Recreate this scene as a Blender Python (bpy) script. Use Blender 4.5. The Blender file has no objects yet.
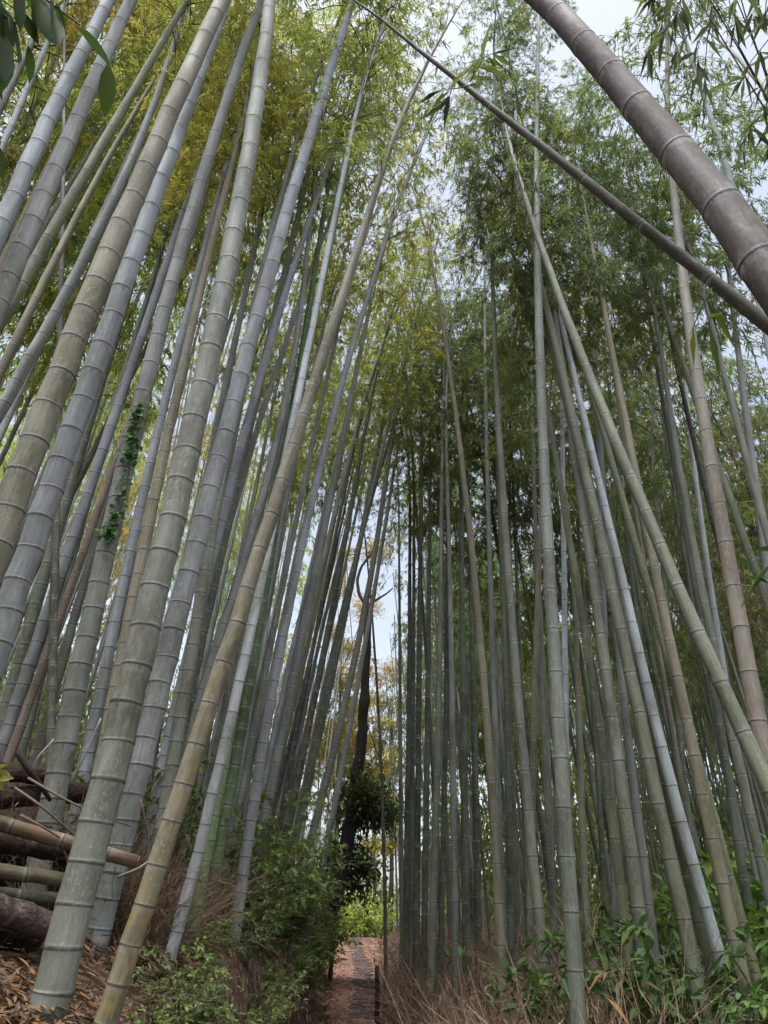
import bpy, math, random
import numpy as np
from mathutils import Vector, Matrix, Euler

R = math.radians
random.seed(11)
rng = np.random.default_rng(11)
SC = bpy.context.scene
COL = SC.collection

# ------------------------------------------------------------------ camera
W, H, F = 768.0, 1024.0, 710.0
PITCH = R(30.5)
CAMZ = 1.55
CP, SP = math.cos(PITCH), math.sin(PITCH)
cam_d = bpy.data.cameras.new('camera')
cam = bpy.data.objects.new('camera', cam_d)
COL.objects.link(cam)
cam.location = (0, 0, CAMZ)
cam.rotation_euler = (R(90) + PITCH, 0, 0)
cam_d.sensor_fit = 'VERTICAL'
cam_d.sensor_height = 24.0
cam_d.lens = 24.0 * F / H
cam_d.clip_start = 0.05
cam_d.clip_end = 600
cam_d.dof.use_dof = False
SC.camera = cam


def ray(px, py):
    """direction (depth 1 along the view axis) of a photograph pixel, in the world"""
    x, y = (px - W / 2) / F, (H / 2 - py) / F
    return Vector((x, CP - y * SP, SP + y * CP))


def at(px, py, depth):
    return Vector((0, 0, CAMZ)) + ray(px, py) * depth


def on_plane(px, py, y0, z0=0.0, k=0.0):
    """where the ray meets the upright plane y = y0 + k (z - z0)"""
    d = ray(px, py)
    t = (y0 + k * (CAMZ - z0)) / (d.y - k * d.z)
    return Vector((0, 0, CAMZ)) + d * t


# ------------------------------------------------------------------ terrain
def sst(t):
    t = min(1.0, max(0.0, t))
    return t * t * (3 - 2 * t)


def path_x(y):
    return 0.2 - 0.055 * y + 0.0006 * y * y + 0.05 * math.sin(y * 0.35)


def path_z(y):
    if y < 28:
        return 0.046 * y
    t = min(y - 28, 14)
    return 1.288 + 0.046 * (y - 28) * max(0, 1 - (y - 28) / 4) * .5 - 0.006 * t * t - 0.02 * max(0, y - 42)


def path_hw(y):
    return 0.44 + 0.36 * sst((y - 11) / 16) + 0.12 * sst((7 - y) / 5)


def bumps(x, y):
    return (0.05 * math.sin(1.7 * x + 0.8 * y) * math.sin(1.3 * y - 0.6 * x + 1) + 0.03 * math.sin(4.1 * x + 1.1) * math.sin(3.7 * y)
            + 0.012 * math.sin(9.3 * x + 2.1 * y) * math.sin(8.7 * y - 3 * x))


def ground(x, y):
    yy = min(max(y, -12), 60)
    c, z = path_x(yy), path_z(yy)
    s = x - c
    hw = path_hw(yy)
    if s < 0:
        d = -s - hw
        if d <= 0:
            return z + 0.02 * bumps(x * 3, y * 3)
        b = 1.13 + (0.66 - 1.13) * sst((yy - 5) / 14)
        h = sst(d / 0.42) * b + 0.33 * min(max(d - 0.3, 0), 3) + 0.62 * min(max(d - 3.2, 0), 13) + 0.1 * max(d - 18, 0)
    else:
        d = s - path_hw(yy)
        if d <= 0:
            return z + 0.02 * bumps(x * 3, y * 3)
        h = sst(d / 0.9) * 0.32 + 0.02 * min(max(d - 0.8, 0), 8)
    return z + h + bumps(x, y) * sst(abs(d) / 0.5) * 1.3


# ------------------------------------------------------------------ mesh helpers
class MB:
    def __init__(s):
        s.v, s.f, s.a, s.n = [], [], {}, 0

    def add(s, verts, faces, **attrs):
        verts = np.asarray(verts, dtype=np.float32).reshape(-1, 3)
        s.v.append(verts)
        s.f.append(np.asarray(faces, dtype=np.int32) + s.n)
        for k, val in attrs.items():
            s.a.setdefault(k, []).append(np.asarray(val, dtype=np.float32))
        s.n += len(verts)

    def mesh(s, name, mat, smooth=True):
        me = bpy.data.meshes.new(name)
        v = np.concatenate(s.v)
        loops, sizes = [], []
        for f in s.f:
            loops.append(f.ravel())
            sizes.append(np.full(len(f), f.shape[1], dtype=np.int32))
        loops = np.concatenate(loops)
        sizes = np.concatenate(sizes)
        starts = np.concatenate([[0], np.cumsum(sizes)[:-1]]).astype(np.int32)
        me.vertices.add(len(v))
        me.vertices.foreach_set('co', v.ravel())
        me.loops.add(len(loops))
        me.loops.foreach_set('vertex_index', loops)
        me.polygons.add(len(sizes))
        me.polygons.foreach_set('loop_start', starts)
        try:
            me.polygons.foreach_set('loop_total', sizes)
        except Exception:
            pass
        me.polygons.foreach_set('use_smooth', np.full(len(sizes), smooth, dtype=bool))
        for k, lst in s.a.items():
            arr = np.concatenate(lst)
            if arr.ndim == 2:
                at_ = me.attributes.new(k, 'FLOAT_VECTOR', 'POINT')
                at_.data.foreach_set('vector', arr.ravel())
            else:
                at_ = me.attributes.new(k, 'FLOAT', 'POINT')
                at_.data.foreach_set('value', arr)
        me.update(calc_edges=True)
        me.materials.append(mat)
        return me


def frames(P):
    P = np.asarray(P, dtype=np.float64)
    T = np.gradient(P, axis=0)
    T /= np.linalg.norm(T, axis=1)[:, None] + 1e-12
    N = np.zeros_like(P)
    ref = np.array([1.0, 0, 0]) if abs(T[0, 0]) < 0.8 else np.array([0, 1.0, 0])
    n = ref - T[0] * ref.dot(T[0])
    n /= np.linalg.norm(n)
    for i in range(len(P)):
        n = n - T[i] * n.dot(T[i])
        n /= np.linalg.norm(n) + 1e-12
        N[i] = n
    return P, T, N, np.cross(T, N)


def tube(mb, P, rad, sides=6, cap=True, along=None, **attrs):
    P, T, N, B = frames(P)
    n = len(P)
    rad = np.broadcast_to(np.asarray(rad, dtype=np.float64), (n,))
    a = np.linspace(0, 2 * np.pi, sides, endpoint=False)
    ca, sa = np.cos(a), np.sin(a)
    V = P[:, None, :] + rad[:, None, None] * (ca[None, :, None] * N[:, None, :] + sa[None, :, None] * B[:, None, :])
    idx = np.arange(n * sides).reshape(n, sides)
    q = np.stack([idx[:-1], np.roll(idx[:-1], -1, 1), np.roll(idx[1:], -1, 1), idx[1:]], -1).reshape(-1, 4)
    extra = {}
    if along is not None:
        cyl = np.stack([rad[:, None] * ca[None, :], rad[:, None] * sa[None, :], np.repeat(np.asarray(along)[:, None], sides, 1)], -1)
        extra['cyl'] = cyl.reshape(-1, 3)
    for k, val in attrs.items():
        extra[k] = np.repeat(np.asarray(val), sides)
    mb.add(V.reshape(-1, 3), q, **extra)
    if cap:
        f = np.array([list(idx[-1])])
        g = np.array([list(idx[0][::-1])])
        mb.f.append((f + mb.n - n * sides).astype(np.int32))
        mb.f.append((g + mb.n - n * sides).astype(np.int32))


def unit(a):
    a = np.asarray(a, dtype=np.float64)
    return a / (np.linalg.norm(a, axis=-1, keepdims=True) + 1e-12)


def leaves(mb, P, D, L, Wd, droop=0.25, fold=0.3, up=None):
    """many narrow leaves: base P, direction D, length L, width Wd; folded along the midrib, tip drooping"""
    P, D = np.asarray(P, dtype=np.float64), unit(D)
    n = len(P)
    L = np.broadcast_to(np.asarray(L), (n,))[:, None]
    Wd = np.broadcast_to(np.asarray(Wd), (n,))[:, None]
    U = np.tile([0, 0, 1.0], (n, 1)) if up is None else np.asarray(up)
    U = U + rng.normal(0, 0.45, (n, 3))
    S = unit(np.cross(D, U))
    Nn = np.cross(S, D)
    g = np.array([0, 0, -1.0])
    mid = P + D * L * 0.42 + g * L * droop * 0.15
    tip = P + D * L + g * L * droop
    lf = mid + S * Wd * 0.5 + Nn * Wd * fold
    rt = mid - S * Wd * 0.5 + Nn * Wd * fold
    V = np.stack([P, lf, tip, rt], 1).reshape(-1, 3)
    b = np.arange(n)[:, None] * 4
    F1 = np.concatenate([b + np.array([[0, 2, 1]]), b + np.array([[0, 3, 2]])])
    mb.add(V, F1)


def broad_leaves(mb, P, D, L, Wd, droop=0.2, up=None):
    """oval leaves of eight facets with a raised edge"""
    P, D = np.asarray(P, dtype=np.float64), unit(D)
    n = len(P)
    L = np.broadcast_to(np.asarray(L), (n,))[:, None]
    Wd = np.broadcast_to(np.asarray(Wd), (n,))[:, None]
    U = np.tile([0, 0, 1.0], (n, 1)) if up is None else np.asarray(up)
    U = U + rng.normal(0, 0.35, (n, 3))
    S = unit(np.cross(D, U))
    Nn = np.cross(S, D)
    g = np.array([0, 0, -1.0])
    pts = [P]
    for t, w in ((0.22, 0.36), (0.5, 0.5), (0.78, 0.3)):
        c = P + D * L * t + g * L * droop * t * t
        pts += [c + S * Wd * w + Nn * Wd * 0.18, c, c - S * Wd * w + Nn * Wd * 0.18]
    pts.append(P + D * L + g * L * droop)
    V = np.stack(pts, 1).reshape(-1, 3)
    b = np.arange(n)[:, None] * 11
    quads = [b + np.array([[1, 2, 5, 4]]), b + np.array([[2, 3, 6, 5]]), b + np.array([[4, 5, 8, 7]]), b + np.array([[5, 6, 9, 8]])]
    tris = [b + np.array([[0, 2, 1]]), b + np.array([[0, 3, 2]]), b + np.array([[7, 8, 10]]), b + np.array([[8, 9, 10]])]
    mb.add(V, np.concatenate(quads))
    mb.f.append((np.concatenate(tris) + mb.n - len(V)).astype(np.int32))


def link(name, me, parent=None, loc=None, color=None, low=None, low_h=3.2):
    o = bpy.data.objects.new(name, me)
    COL.objects.link(o)
    if parent is not None:
        o.parent = parent
    if loc is not None:
        o.location = loc
    if color is not None:
        o.color = (*color, 1)
    if name == 'culm':
        o['low_tint'] = low or (0.10, 0.115, 0.05)
        o['low_height'] = low_h
    return o


def tag(o, label, cat, group=None):
    o['label'] = label
    o['category'] = cat
    if group:
        o['group'] = group
    return o


def empty(name, loc, label, cat, group=None):
    o = bpy.data.objects.new(name, None)
    COL.objects.link(o)
    o.location = loc
    o.empty_display_size = 0.2
    return tag(o, label, cat, group)


def setting(name, me, kind='structure'):
    o = link(name, me)
    o['kind'] = kind
    return o


# ------------------------------------------------------------------ materials
class NT:
    def __init__(s, name):
        s.m = bpy.data.materials.new(name)
        s.m.use_nodes = True
        s.t = s.m.node_tree
        s.t.nodes.clear()
        s.out = s.n('ShaderNodeOutputMaterial')

    def n(s, typ, **kw):
        nd = s.t.nodes.new(typ)
        for k, v in kw.items():
            setattr(nd, k, v)
        return nd

    def l(s, a, b):
        s.t.links.new(a, b)

    def val(s, nd, key, v):
        if hasattr(v, 'node'):
            s.l(v, nd.inputs[key])
        else:
            nd.inputs[key].default_value = v

    def noise(s, vec, scale, detail=4, rough=0.6, dist=0.0):
        nd = s.n('ShaderNodeTexNoise')
        s.l(vec, nd.inputs['Vector'])
        nd.inputs['Scale'].default_value = scale
        nd.inputs['Detail'].default_value = detail
        nd.inputs['Roughness'].default_value = rough
        nd.inputs['Distortion'].default_value = dist
        return nd.outputs[0]

    def mapr(s, x, a, b, c, d):
        nd = s.n('ShaderNodeMapRange')
        s.l(x, nd.inputs[0])
        for i, v in enumerate((a, b, c, d)):
            nd.inputs[i + 1].default_value = v
        return nd.outputs[0]

    def math(s, op, a, b=0.0):
        nd = s.n('ShaderNodeMath', operation=op)
        s.val(nd, 0, a)
        s.val(nd, 1, b)
        return nd.outputs[0]

    def mix(s, f, a, b, blend='MIX'):
        nd = s.n('ShaderNodeMix', data_type='RGBA', blend_type=blend)
        s.val(nd, 0, f)
        s.val(nd, 6, a if hasattr(a, 'node') else (*a, 1))
        s.val(nd, 7, b if hasattr(b, 'node') else (*b, 1))
        return nd.outputs[2]

    def ramp(s, x, stops):
        nd = s.n('ShaderNodeValToRGB')
        el = nd.color_ramp.elements
        while len(el) < len(stops):
            el.new(0.5)
        for e, (p, c) in zip(el, stops):
            e.position = p
            e.color = (*c, 1)
        s.l(x, nd.inputs[0])
        return nd.outputs[0]

    def scale(s, vec, v):
        nd = s.n('ShaderNodeMapping')
        s.l(vec, nd.inputs[0])
        nd.inputs['Scale'].default_value = v
        return nd.outputs[0]

    def princ(s, col, rough=0.6, spec=0.4, normal=None):
        p = s.n('ShaderNodeBsdfPrincipled')
        s.val(p, 'Base Color', col if hasattr(col, 'node') else (*col, 1))
        s.val(p, 'Roughness', rough)
        p.inputs['Specular IOR Level'].default_value = spec
        if normal is not None:
            s.l(normal, p.inputs['Normal'])
        return p.outputs[0]

    def bump(s, h, strength=0.3, dist=0.01):
        b = s.n('ShaderNodeBump')
        b.inputs['Strength'].default_value = strength
        b.inputs['Distance'].default_value = dist
        s.l(h, b.inputs['Height'])
        return b.outputs[0]

    def done(s, sh):
        s.l(sh, s.out.inputs['Surface'])
        return s.m


def mat_culm():
    t = NT('bamboo_skin')
    oi = t.n('ShaderNodeObjectInfo')
    cyl = t.n('ShaderNodeAttribute', attribute_name='cyl').outputs['Vector']
    ring = t.n('ShaderNodeAttribute', attribute_name='ring').outputs['Fac']
    wax = t.n('ShaderNodeAttribute', attribute_name='wax').outputs['Fac']
    inn = t.n('ShaderNodeAttribute', attribute_name='inode').outputs['Fac']
    off = t.n('ShaderNodeVectorMath', operation='ADD')
    t.l(cyl, off.inputs[0])
    sc = t.n('ShaderNodeVectorMath', operation='SCALE')
    cmb = t.n('ShaderNodeCombineXYZ')
    t.l(oi.outputs['Random'], cmb.inputs[0])
    t.l(oi.outputs['Random'], cmb.inputs[2])
    t.l(cmb.outputs[0], sc.inputs[0])
    sc.inputs['Scale'].default_value = 37.0
    t.l(sc.outputs[0], off.inputs[1])
    v = off.outputs[0]
    big = t.noise(t.scale(v, (7, 7, 1.6)), 1.0, 5, 0.62)
    streak = t.noise(t.scale(v, (95, 95, 2.2)), 1.0, 4, 0.6)
    speck = t.noise(t.scale(v, (60, 60, 45)), 1.0, 5, 0.7)
    mottl = t.noise(t.scale(v, (44, 44, 16)), 1.0, 7, 0.75, 0.0)
    base = oi.outputs['Color']
    # darker weathered version and paler powdery version of the culm's own colour
    dark = t.mix(1.0, base, (0.46, 0.44, 0.36), 'MULTIPLY')
    pale = t.mix(0.38, base, (0.46, 0.50, 0.50))
    c = t.mix(t.mapr(big, 0.42, 0.60, 0, 0.9), base, dark)
    c = t.mix(t.mapr(mottl, 0.50, 0.72, 0, 0.7), c, pale)
    stain = t.noise(t.scale(v, (26, 26, 3.5)), 1.0, 6, 0.68)
    c = t.mix(t.mapr(stain, 0.54, 0.70, 0, 0.6), c, t.mix(0.5, dark, (0.10, 0.078, 0.05)))
    c = t.mix(t.mapr(streak, 0.45, 0.72, 0, 0.65), c, dark)
    c = t.mix(t.mapr(speck, 0.60, 0.74, 0, 0.55), c, (0.08, 0.075, 0.06))
    # each internode differs slightly
    c = t.mix(0.55, c, t.mix(1.0, c, t.ramp(inn, [(0, (0.62, 0.64, 0.60)), (0.5, (1, 1, 1)), (1, (1.22, 1.2, 1.14))]), 'MULTIPLY'))
    lich = t.noise(t.scale(v, (120, 120, 70)), 1.0, 4, 0.6, 0.0)
    lzone = t.noise(t.scale(v, (5, 5, 2.5)), 1.0, 3, 0.5)
    lf = t.math('MULTIPLY', t.mapr(lich, 0.56, 0.62, 0, 0.6), t.mapr(lzone, 0.48, 0.62, 0, 1))
    c = t.mix(lf, c, t.mix(0.35, t.mix(1.0, base, (1.45, 1.48, 1.45), 'MULTIPLY'), (0.30, 0.31, 0.28)))
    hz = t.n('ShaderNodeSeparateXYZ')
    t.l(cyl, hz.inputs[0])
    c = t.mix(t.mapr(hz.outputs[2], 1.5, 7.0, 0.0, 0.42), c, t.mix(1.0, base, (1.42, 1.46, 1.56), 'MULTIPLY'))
    wn = t.math('MULTIPLY', wax, t.mapr(mottl, 0.38, 0.62, 0.0, 0.6))
    c = t.mix(wn, c, (0.52, 0.53, 0.50))
    # green-brown algae low on the culm
    sep = t.n('ShaderNodeSeparateXYZ')
    t.l(cyl, sep.inputs[0])
    lt = t.n('ShaderNodeAttribute', attribute_name='low_tint', attribute_type='OBJECT').outputs['Vector']
    lh = t.n('ShaderNodeAttribute', attribute_name='low_height', attribute_type='OBJECT').outputs['Fac']
    low = t.mapr(t.math('DIVIDE', sep.outputs[2], lh), 0.0, 1.0, 0.8, 0.0)
    low = t.math('MULTIPLY', low, t.mapr(mottl, 0.42, 0.62, 0.0, 1.0))
    c = t.mix(low, c, t.mix(0.75, base, lt))
    c = t.mix(t.math('MULTIPLY', ring, t.math('MULTIPLY', t.mapr(speck, 0.35, 0.7, 1.0, 0.7), t.mapr(mottl, 0.40, 0.60, 0.55, 1.0))), c, (0.035, 0.030, 0.024))
    h = t.math('ADD', t.math('MULTIPLY', streak, 0.5), speck)
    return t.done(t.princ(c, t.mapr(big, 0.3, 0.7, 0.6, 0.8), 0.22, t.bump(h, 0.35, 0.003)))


def mat_leaf(name, trans=0.42, rough=0.5, spread=0.45):
    t = NT(name)
    oi = t.n('ShaderNodeObjectInfo')
    geo = t.n('ShaderNodeNewGeometry')
    rnd = geo.outputs['Random Per Island']
    base = oi.outputs['Color']
    yel = t.mix(1.0, base, (1.45, 1.22, 0.6), 'MULTIPLY')
    drk = t.mix(1.0, base, (0.5, 0.6, 0.65), 'MULTIPLY')
    c = t.mix(t.mapr(rnd, 0.0, 0.5, spread * 1.6, 0.0), base, drk)
    c = t.mix(t.mapr(rnd, 0.6, 1.0, 0.0, spread * 1.8), c, yel)
    p = t.princ(c, rough, 0.2)
    tr = t.n('ShaderNodeBsdfTranslucent')
    t.l(t.mix(1.0, c, (1.2, 1.3, 0.75), 'MULTIPLY'), tr.inputs[0])
    mx = t.n('ShaderNodeMixShader')
    mx.inputs[0].default_value = trans
    t.l(p, mx.inputs[1])
    t.l(tr.outputs[0], mx.inputs[2])
    return t.done(mx.outputs[0])


def mat_wood(name, a, b, sc=(30, 30, 4)):
    t = NT(name)
    tc = t.n('ShaderNodeTexCoord').outputs['Object']
    n1 = t.noise(t.scale(tc, sc), 1.0, 6, 0.65, 0.4)
    n2 = t.noise(tc, 9, 4)
    c = t.mix(t.mapr(n1, 0.35, 0.68, 0, 1), a, b)
    c = t.mix(t.mapr(n2, 0.5, 0.75, 0, 0.6), c, tuple(x * 0.4 for x in a))
    return t.done(t.princ(c, 0.85, 0.2, t.bump(n1, 0.6, 0.01)))


def mat_twig(name):
    t = NT(name)
    oi = t.n('ShaderNodeObjectInfo')
    geo = t.n('ShaderNodeNewGeometry')
    c = t.mix(1.0, oi.outputs['Color'], t.ramp(geo.outputs['Random Per Island'], [(0, (0.45, 0.42, 0.4)), (0.6, (1, 1, 1)), (1, (1.6, 1.5, 1.35))]), 'MULTIPLY')
    return t.done(t.princ(c, 0.8, 0.2))


def mat_ground():
    t = NT('leaf_mould')
    tc = t.n('ShaderNodeTexCoord').outputs['Object']
    n1 = t.noise(tc, 1.4, 6, 0.62)
    n2 = t.noise(tc, 16, 6, 0.7, 0.8)
    vo = t.n('ShaderNodeTexVoronoi')
    t.l(t.scale(tc, (1, 1, 1)), vo.inputs['Vector'])
    vo.inputs['Scale'].default_value = 38
    sep = t.n('ShaderNodeSeparateColor')
    t.l(vo.outputs['Color'], sep.inputs[0])
    c = t.ramp(sep.outputs[0], [(0, (0.03, 0.019, 0.013)), (0.4, (0.07, 0.042, 0.028)), (0.75, (0.13, 0.08, 0.05)), (1, (0.20, 0.135, 0.09))])
    c = t.mix(t.mapr(n2, 0.4, 0.68, 0, 0.85), c, (0.04, 0.028, 0.02))
    c = t.mix(t.mapr(n1, 0.5, 0.72, 0, 0.7), c, (0.045, 0.05, 0.022))
    h = t.math('ADD', sep.outputs[1], n2)
    return t.done(t.princ(c, 0.9, 0.15, t.bump(h, 0.8, 0.03)))


def mat_path():
    t = NT('trodden_litter')
    tc = t.n('ShaderNodeTexCoord').outputs['Object']
    n1 = t.noise(tc, 2.2, 5, 0.6)
    n2 = t.noise(tc, 30, 6, 0.72, 0.5)
    vo = t.n('ShaderNodeTexVoronoi')
    t.l(tc, vo.inputs['Vector'])
    vo.inputs['Scale'].default_value = 55
    sep = t.n('ShaderNodeSeparateColor')
    t.l(vo.outputs['Color'], sep.inputs[0])
    c = t.ramp(sep.outputs[0], [(0, (0.13, 0.068, 0.048)), (0.5, (0.25, 0.145, 0.105)), (1, (0.40, 0.26, 0.20))])
    c = t.mix(t.mapr(n2, 0.45, 0.7, 0, 0.7), c, (0.12, 0.075, 0.058))
    c = t.mix(t.mapr(n1, 0.5, 0.7, 0, 0.4), c, (0.14, 0.10, 0.08))
    return t.done(t.princ(c, 1.0, 0.05, t.bump(t.math('ADD', sep.outputs[1], n2), 0.7, 0.02)))


def mat_stone():
    t = NT('wet_stone')
    tc = t.n('ShaderNodeTexCoord').outputs['Object']
    n1 = t.noise(tc, 14, 6, 0.7)
    c = t.ramp(n1, [(0.3, (0.04, 0.034, 0.032)), (0.6, (0.085, 0.068, 0.062)), (0.8, (0.16, 0.11, 0.09))])
    return t.done(t.princ(c, 0.9, 0.15, t.bump(n1, 0.7, 0.02)))


M_CULM = mat_culm()
M_LEAF = mat_leaf('bamboo_leaf', 0.56)
M_BROAD = mat_leaf('broad_leaf', 0.30, 0.62, 0.4)
M_DRYLEAF = mat_leaf('dry_leaf', 0.12, 0.8, 0.5)
M_TWIG = mat_twig('twig_bark')
M_CHAR = mat_wood('blackened_bark', (0.020, 0.017, 0.015), (0.05, 0.04, 0.032))
M_BARK = mat_wood('grey_bark', (0.09, 0.07, 0.055), (0.17, 0.14, 0.115))
def mat_log():
    t = NT('rotting_log')
    oi = t.n('ShaderNodeObjectInfo')
    tc = t.n('ShaderNodeTexCoord').outputs['Object']
    n1 = t.noise(t.scale(tc, (7, 22, 22)), 1.0, 7, 0.72, 0.5)
    n2 = t.noise(tc, 13, 6, 0.7)
    n3 = t.noise(tc, 60, 4, 0.7)
    c = t.ramp(n1, [(0.3, (0.035, 0.025, 0.02)), (0.5, (0.10, 0.07, 0.058)), (0.62, (0.20, 0.15, 0.135)), (0.75, (0.34, 0.28, 0.27))])
    c = t.mix(t.mapr(n2, 0.48, 0.62, 0, 0.85), c, (0.045, 0.033, 0.027))
    c = t.mix(1.0, c, oi.outputs['Color'], 'MULTIPLY')
    return t.done(t.princ(c, 0.9, 0.15, t.bump(t.math('ADD', n1, n3), 1.0, 0.02)))


M_LOG = mat_log()
M_GROUND, M_PATH, M_STONE = mat_ground(), mat_path(), mat_stone()

TINT = {
    'grey': (0.240, 0.255, 0.240), 'blue': (0.262, 0.290, 0.308), 'olive': (0.220, 0.232, 0.150), 'tan': (0.255, 0.235, 0.165),
    'yellow': (0.330, 0.240, 0.075), 'green': (0.120, 0.190, 0.075), 'red': (0.200, 0.150, 0.120), 'pale': (0.400, 0.430, 0.450),
    'brown': (0.180, 0.150, 0.115), 'dark': (0.085, 0.085, 0.068), 'gg': (0.225, 0.232, 0.190), 'dgreen': (0.13, 0.155, 0.115),
}
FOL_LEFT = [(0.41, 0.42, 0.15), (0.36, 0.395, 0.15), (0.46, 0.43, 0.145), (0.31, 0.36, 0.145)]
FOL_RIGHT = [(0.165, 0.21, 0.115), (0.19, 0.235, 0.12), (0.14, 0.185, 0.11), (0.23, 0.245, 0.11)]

# ------------------------------------------------------------------ bamboo crowns (shared meshes)
CROWN_L = 6.0


def crown_axis(s, bend):
    return np.stack([bend * s * s, 0 * s, s - 0.5 * bend * bend * s ** 3 * 0.6], -1)


def make_crown(seed, bend, dens=1.0, spread=1.0):
    rs = np.random.default_rng(seed)
    br, lf = MB(), MB()
    P_, D_, L_, W_ = [], [], [], []
    s, k = 0.15, 0
    az0 = rs.uniform(0, 6.28)
    while s < CROWN_L - 0.1:
        u = s / CROWN_L
        c = crown_axis(np.array([s]), bend)[0]
        for sgn in (0, 1):
            if rs.random() < 0.12:
                continue
            az = az0 + k * math.pi * 0.93 + sgn * 0.9 + rs.normal(0, 0.35)
            Lb = 0.9 * spread * (0.55 + 0.85 * math.sin(math.pi * min(1, 0.18 + 0.78 * u))) * rs.uniform(0.6, 1.25) * (0.85 if sgn else 1)
            hd = np.array([math.cos(az), math.sin(az), 0])
            tt = np.linspace(0, 1, 6)
            lift = rs.uniform(0.5, 0.95)
            path = c + hd * (Lb * tt)[:, None] * 0.9 + np.array([0, 0, 1]) * (Lb * (lift * tt - rs.uniform(0.65, 1.2) * tt ** 2))[:, None]
            tube(br, path, np.linspace(0.0075, 0.002, 6) * (1.2 - 0.6 * u), 3, False)
            nt = int((6 + 9 * Lb) * dens)
            for j in range(nt):
                t = rs.uniform(0.22, 1.0) ** 0.75
                p0 = np.array([np.interp(t, tt, path[:, q]) for q in range(3)])
                td = unit(hd * rs.uniform(0.1, 1) + rs.normal(0, 0.75, 3) + np.array([0, 0, -0.25]))
                tl = rs.uniform(0.12, 0.38)
                p1 = p0 + td * tl * 0.55 + np.array([0, 0, -0.03])
                p2 = p0 + td * tl + np.array([0, 0, -0.12 * tl / 0.3])
                tube(br, np.array([p0, p1, p2]), [0.0022, 0.0016, 0.001], 3, False)
                for q in range(rs.integers(9, 13)):
                    f = rs.uniform(0.35, 1.05)
                    P_.append(p0 + (p2 - p0) * f)
                    D_.append(td * rs.uniform(0.2, 1) + rs.normal(0, 0.55, 3) + np.array([0, 0, -0.75]))
                    L_.append(rs.uniform(0.075, 0.145))
        s += rs.uniform(0.22, 0.33)
        k += 1
    L_ = np.array(L_)
    leaves(lf, np.array(P_), np.array(D_), L_, L_ * rs.uniform(0.13, 0.2, len(L_)), 0.2)
    return br.mesh('crown_branches', M_TWIG, False), lf.mesh('crown_foliage', M_LEAF, False), bend


CROWNS = [make_crown(100 + i, b, d, sp) for i, (b, d, sp) in enumerate(
    [(0.018, 1.0, 1.0), (0.026, 1.1, 1.1), (0.010, 0.9, 0.9), (0.034, 1.0, 1.0), (0.020, 1.25, 1.15), (0.014, 0.8, 0.95), (0.014, 0.5, 0.8), (0.02, 0.45, 0.85)])]
N_FULL = 6


# ------------------------------------------------------------------ culm geometry
def culm_mesh(axis_fn, L, r0, sides, rs, first=0.10, grow=0.042, top_in=0.34, name='culm', rad_floor=0.004, taper=1.0):
    """axis_fn(s array) -> points; rings at every node with a scar ridge and a waxy band below it"""
    S, RK, RG, WX, IN, NODES = [], [], [], [], [], []

    def put(s, k, g, w, i):
        S.append(s), RK.append(k), RG.append(g), WX.append(w), IN.append(i)

    s, cur = 0.03, rs.uniform(0.2, 0.8)
    put(0.0, 1.03, 0, 0, cur)
    while True:
        rl = r0 * max(0.1, 1 - taper * (0.18 * (s / L) + 0.74 * (s / L) ** 2))
        q = min(1.0, rl / 0.05)
        e = max(0.5, q)
        if s > 0.08:
            put(s - 0.040 * e, 1.0, 0, 0.0, cur)
            put(s - 0.0085 * e, 1.0, 0, 1.0, cur)
            put(s - 0.0040 * e, 1.03, 1.0, 0.0, cur)
            put(s + 0.0014 * e, 1.042, 1, 0, cur)
            cur = rs.uniform(0, 1)
            put(s + 0.0052 * e, 1.012, 0.0, 0.35, cur)
            put(s + 0.013 * e, 1.032, 0, 0.3, cur)
            NODES.append(s)
            put(s + 0.045 * e, 1.0, 0, 0, cur)
        step = min(top_in, first + grow * s) * rs.uniform(0.88, 1.12)
        if s + step > L - 0.06:
            break
        s += step
    put(L, 0.7 if taper == 1 else 1.0, 0, 0, cur)
    S = np.array(S)
    o = np.argsort(S, kind='stable')
    S, RK, RG, WX, IN = S[o], np.array(RK)[o], np.array(RG)[o], np.array(WX)[o], np.array(IN)[o]
    keep = np.concatenate([[True], np.diff(S) > 1e-4])
    S, RK, RG, WX, IN = S[keep], RK[keep], RG[keep], WX[keep], IN[keep]
    rad = np.maximum(r0 * (1 - taper * (0.18 * (S / L) + 0.74 * (S / L) ** 2)), rad_floor) * RK
    mb = MB()
    rad = rad * (1 + 0.10 * np.clip(1 - S / 0.22, 0, 1) ** 2)
    P = axis_fn(S)
    nd = np.array([0.0] + NODES + [L])
    amp = np.minimum(0.045 * r0, 0.003)
    for q in range(2):
        P[:, q] += np.interp(S, nd, rs.normal(0, amp, len(nd)))
    tube(mb, P, rad, sides, True, along=S, ring=RG, wax=WX, inode=IN)
    return mb.mesh(name, M_CULM)


def crown_parts(root, mat_local, ci, fol_col, scale):
    br, lf, _ = CROWNS[ci]
    o = link('branches', br, root, color=(0.11, 0.115, 0.06))
    o.matrix_local = mat_local
    link('foliage', lf, o, color=fol_col)


def jig(c, a=0.08):
    k = random.uniform(1 - a, 1 + a)
    return tuple(max(0.01, x * k * random.uniform(0.985, 1.015)) for x in c)


TRACED = []


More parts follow.
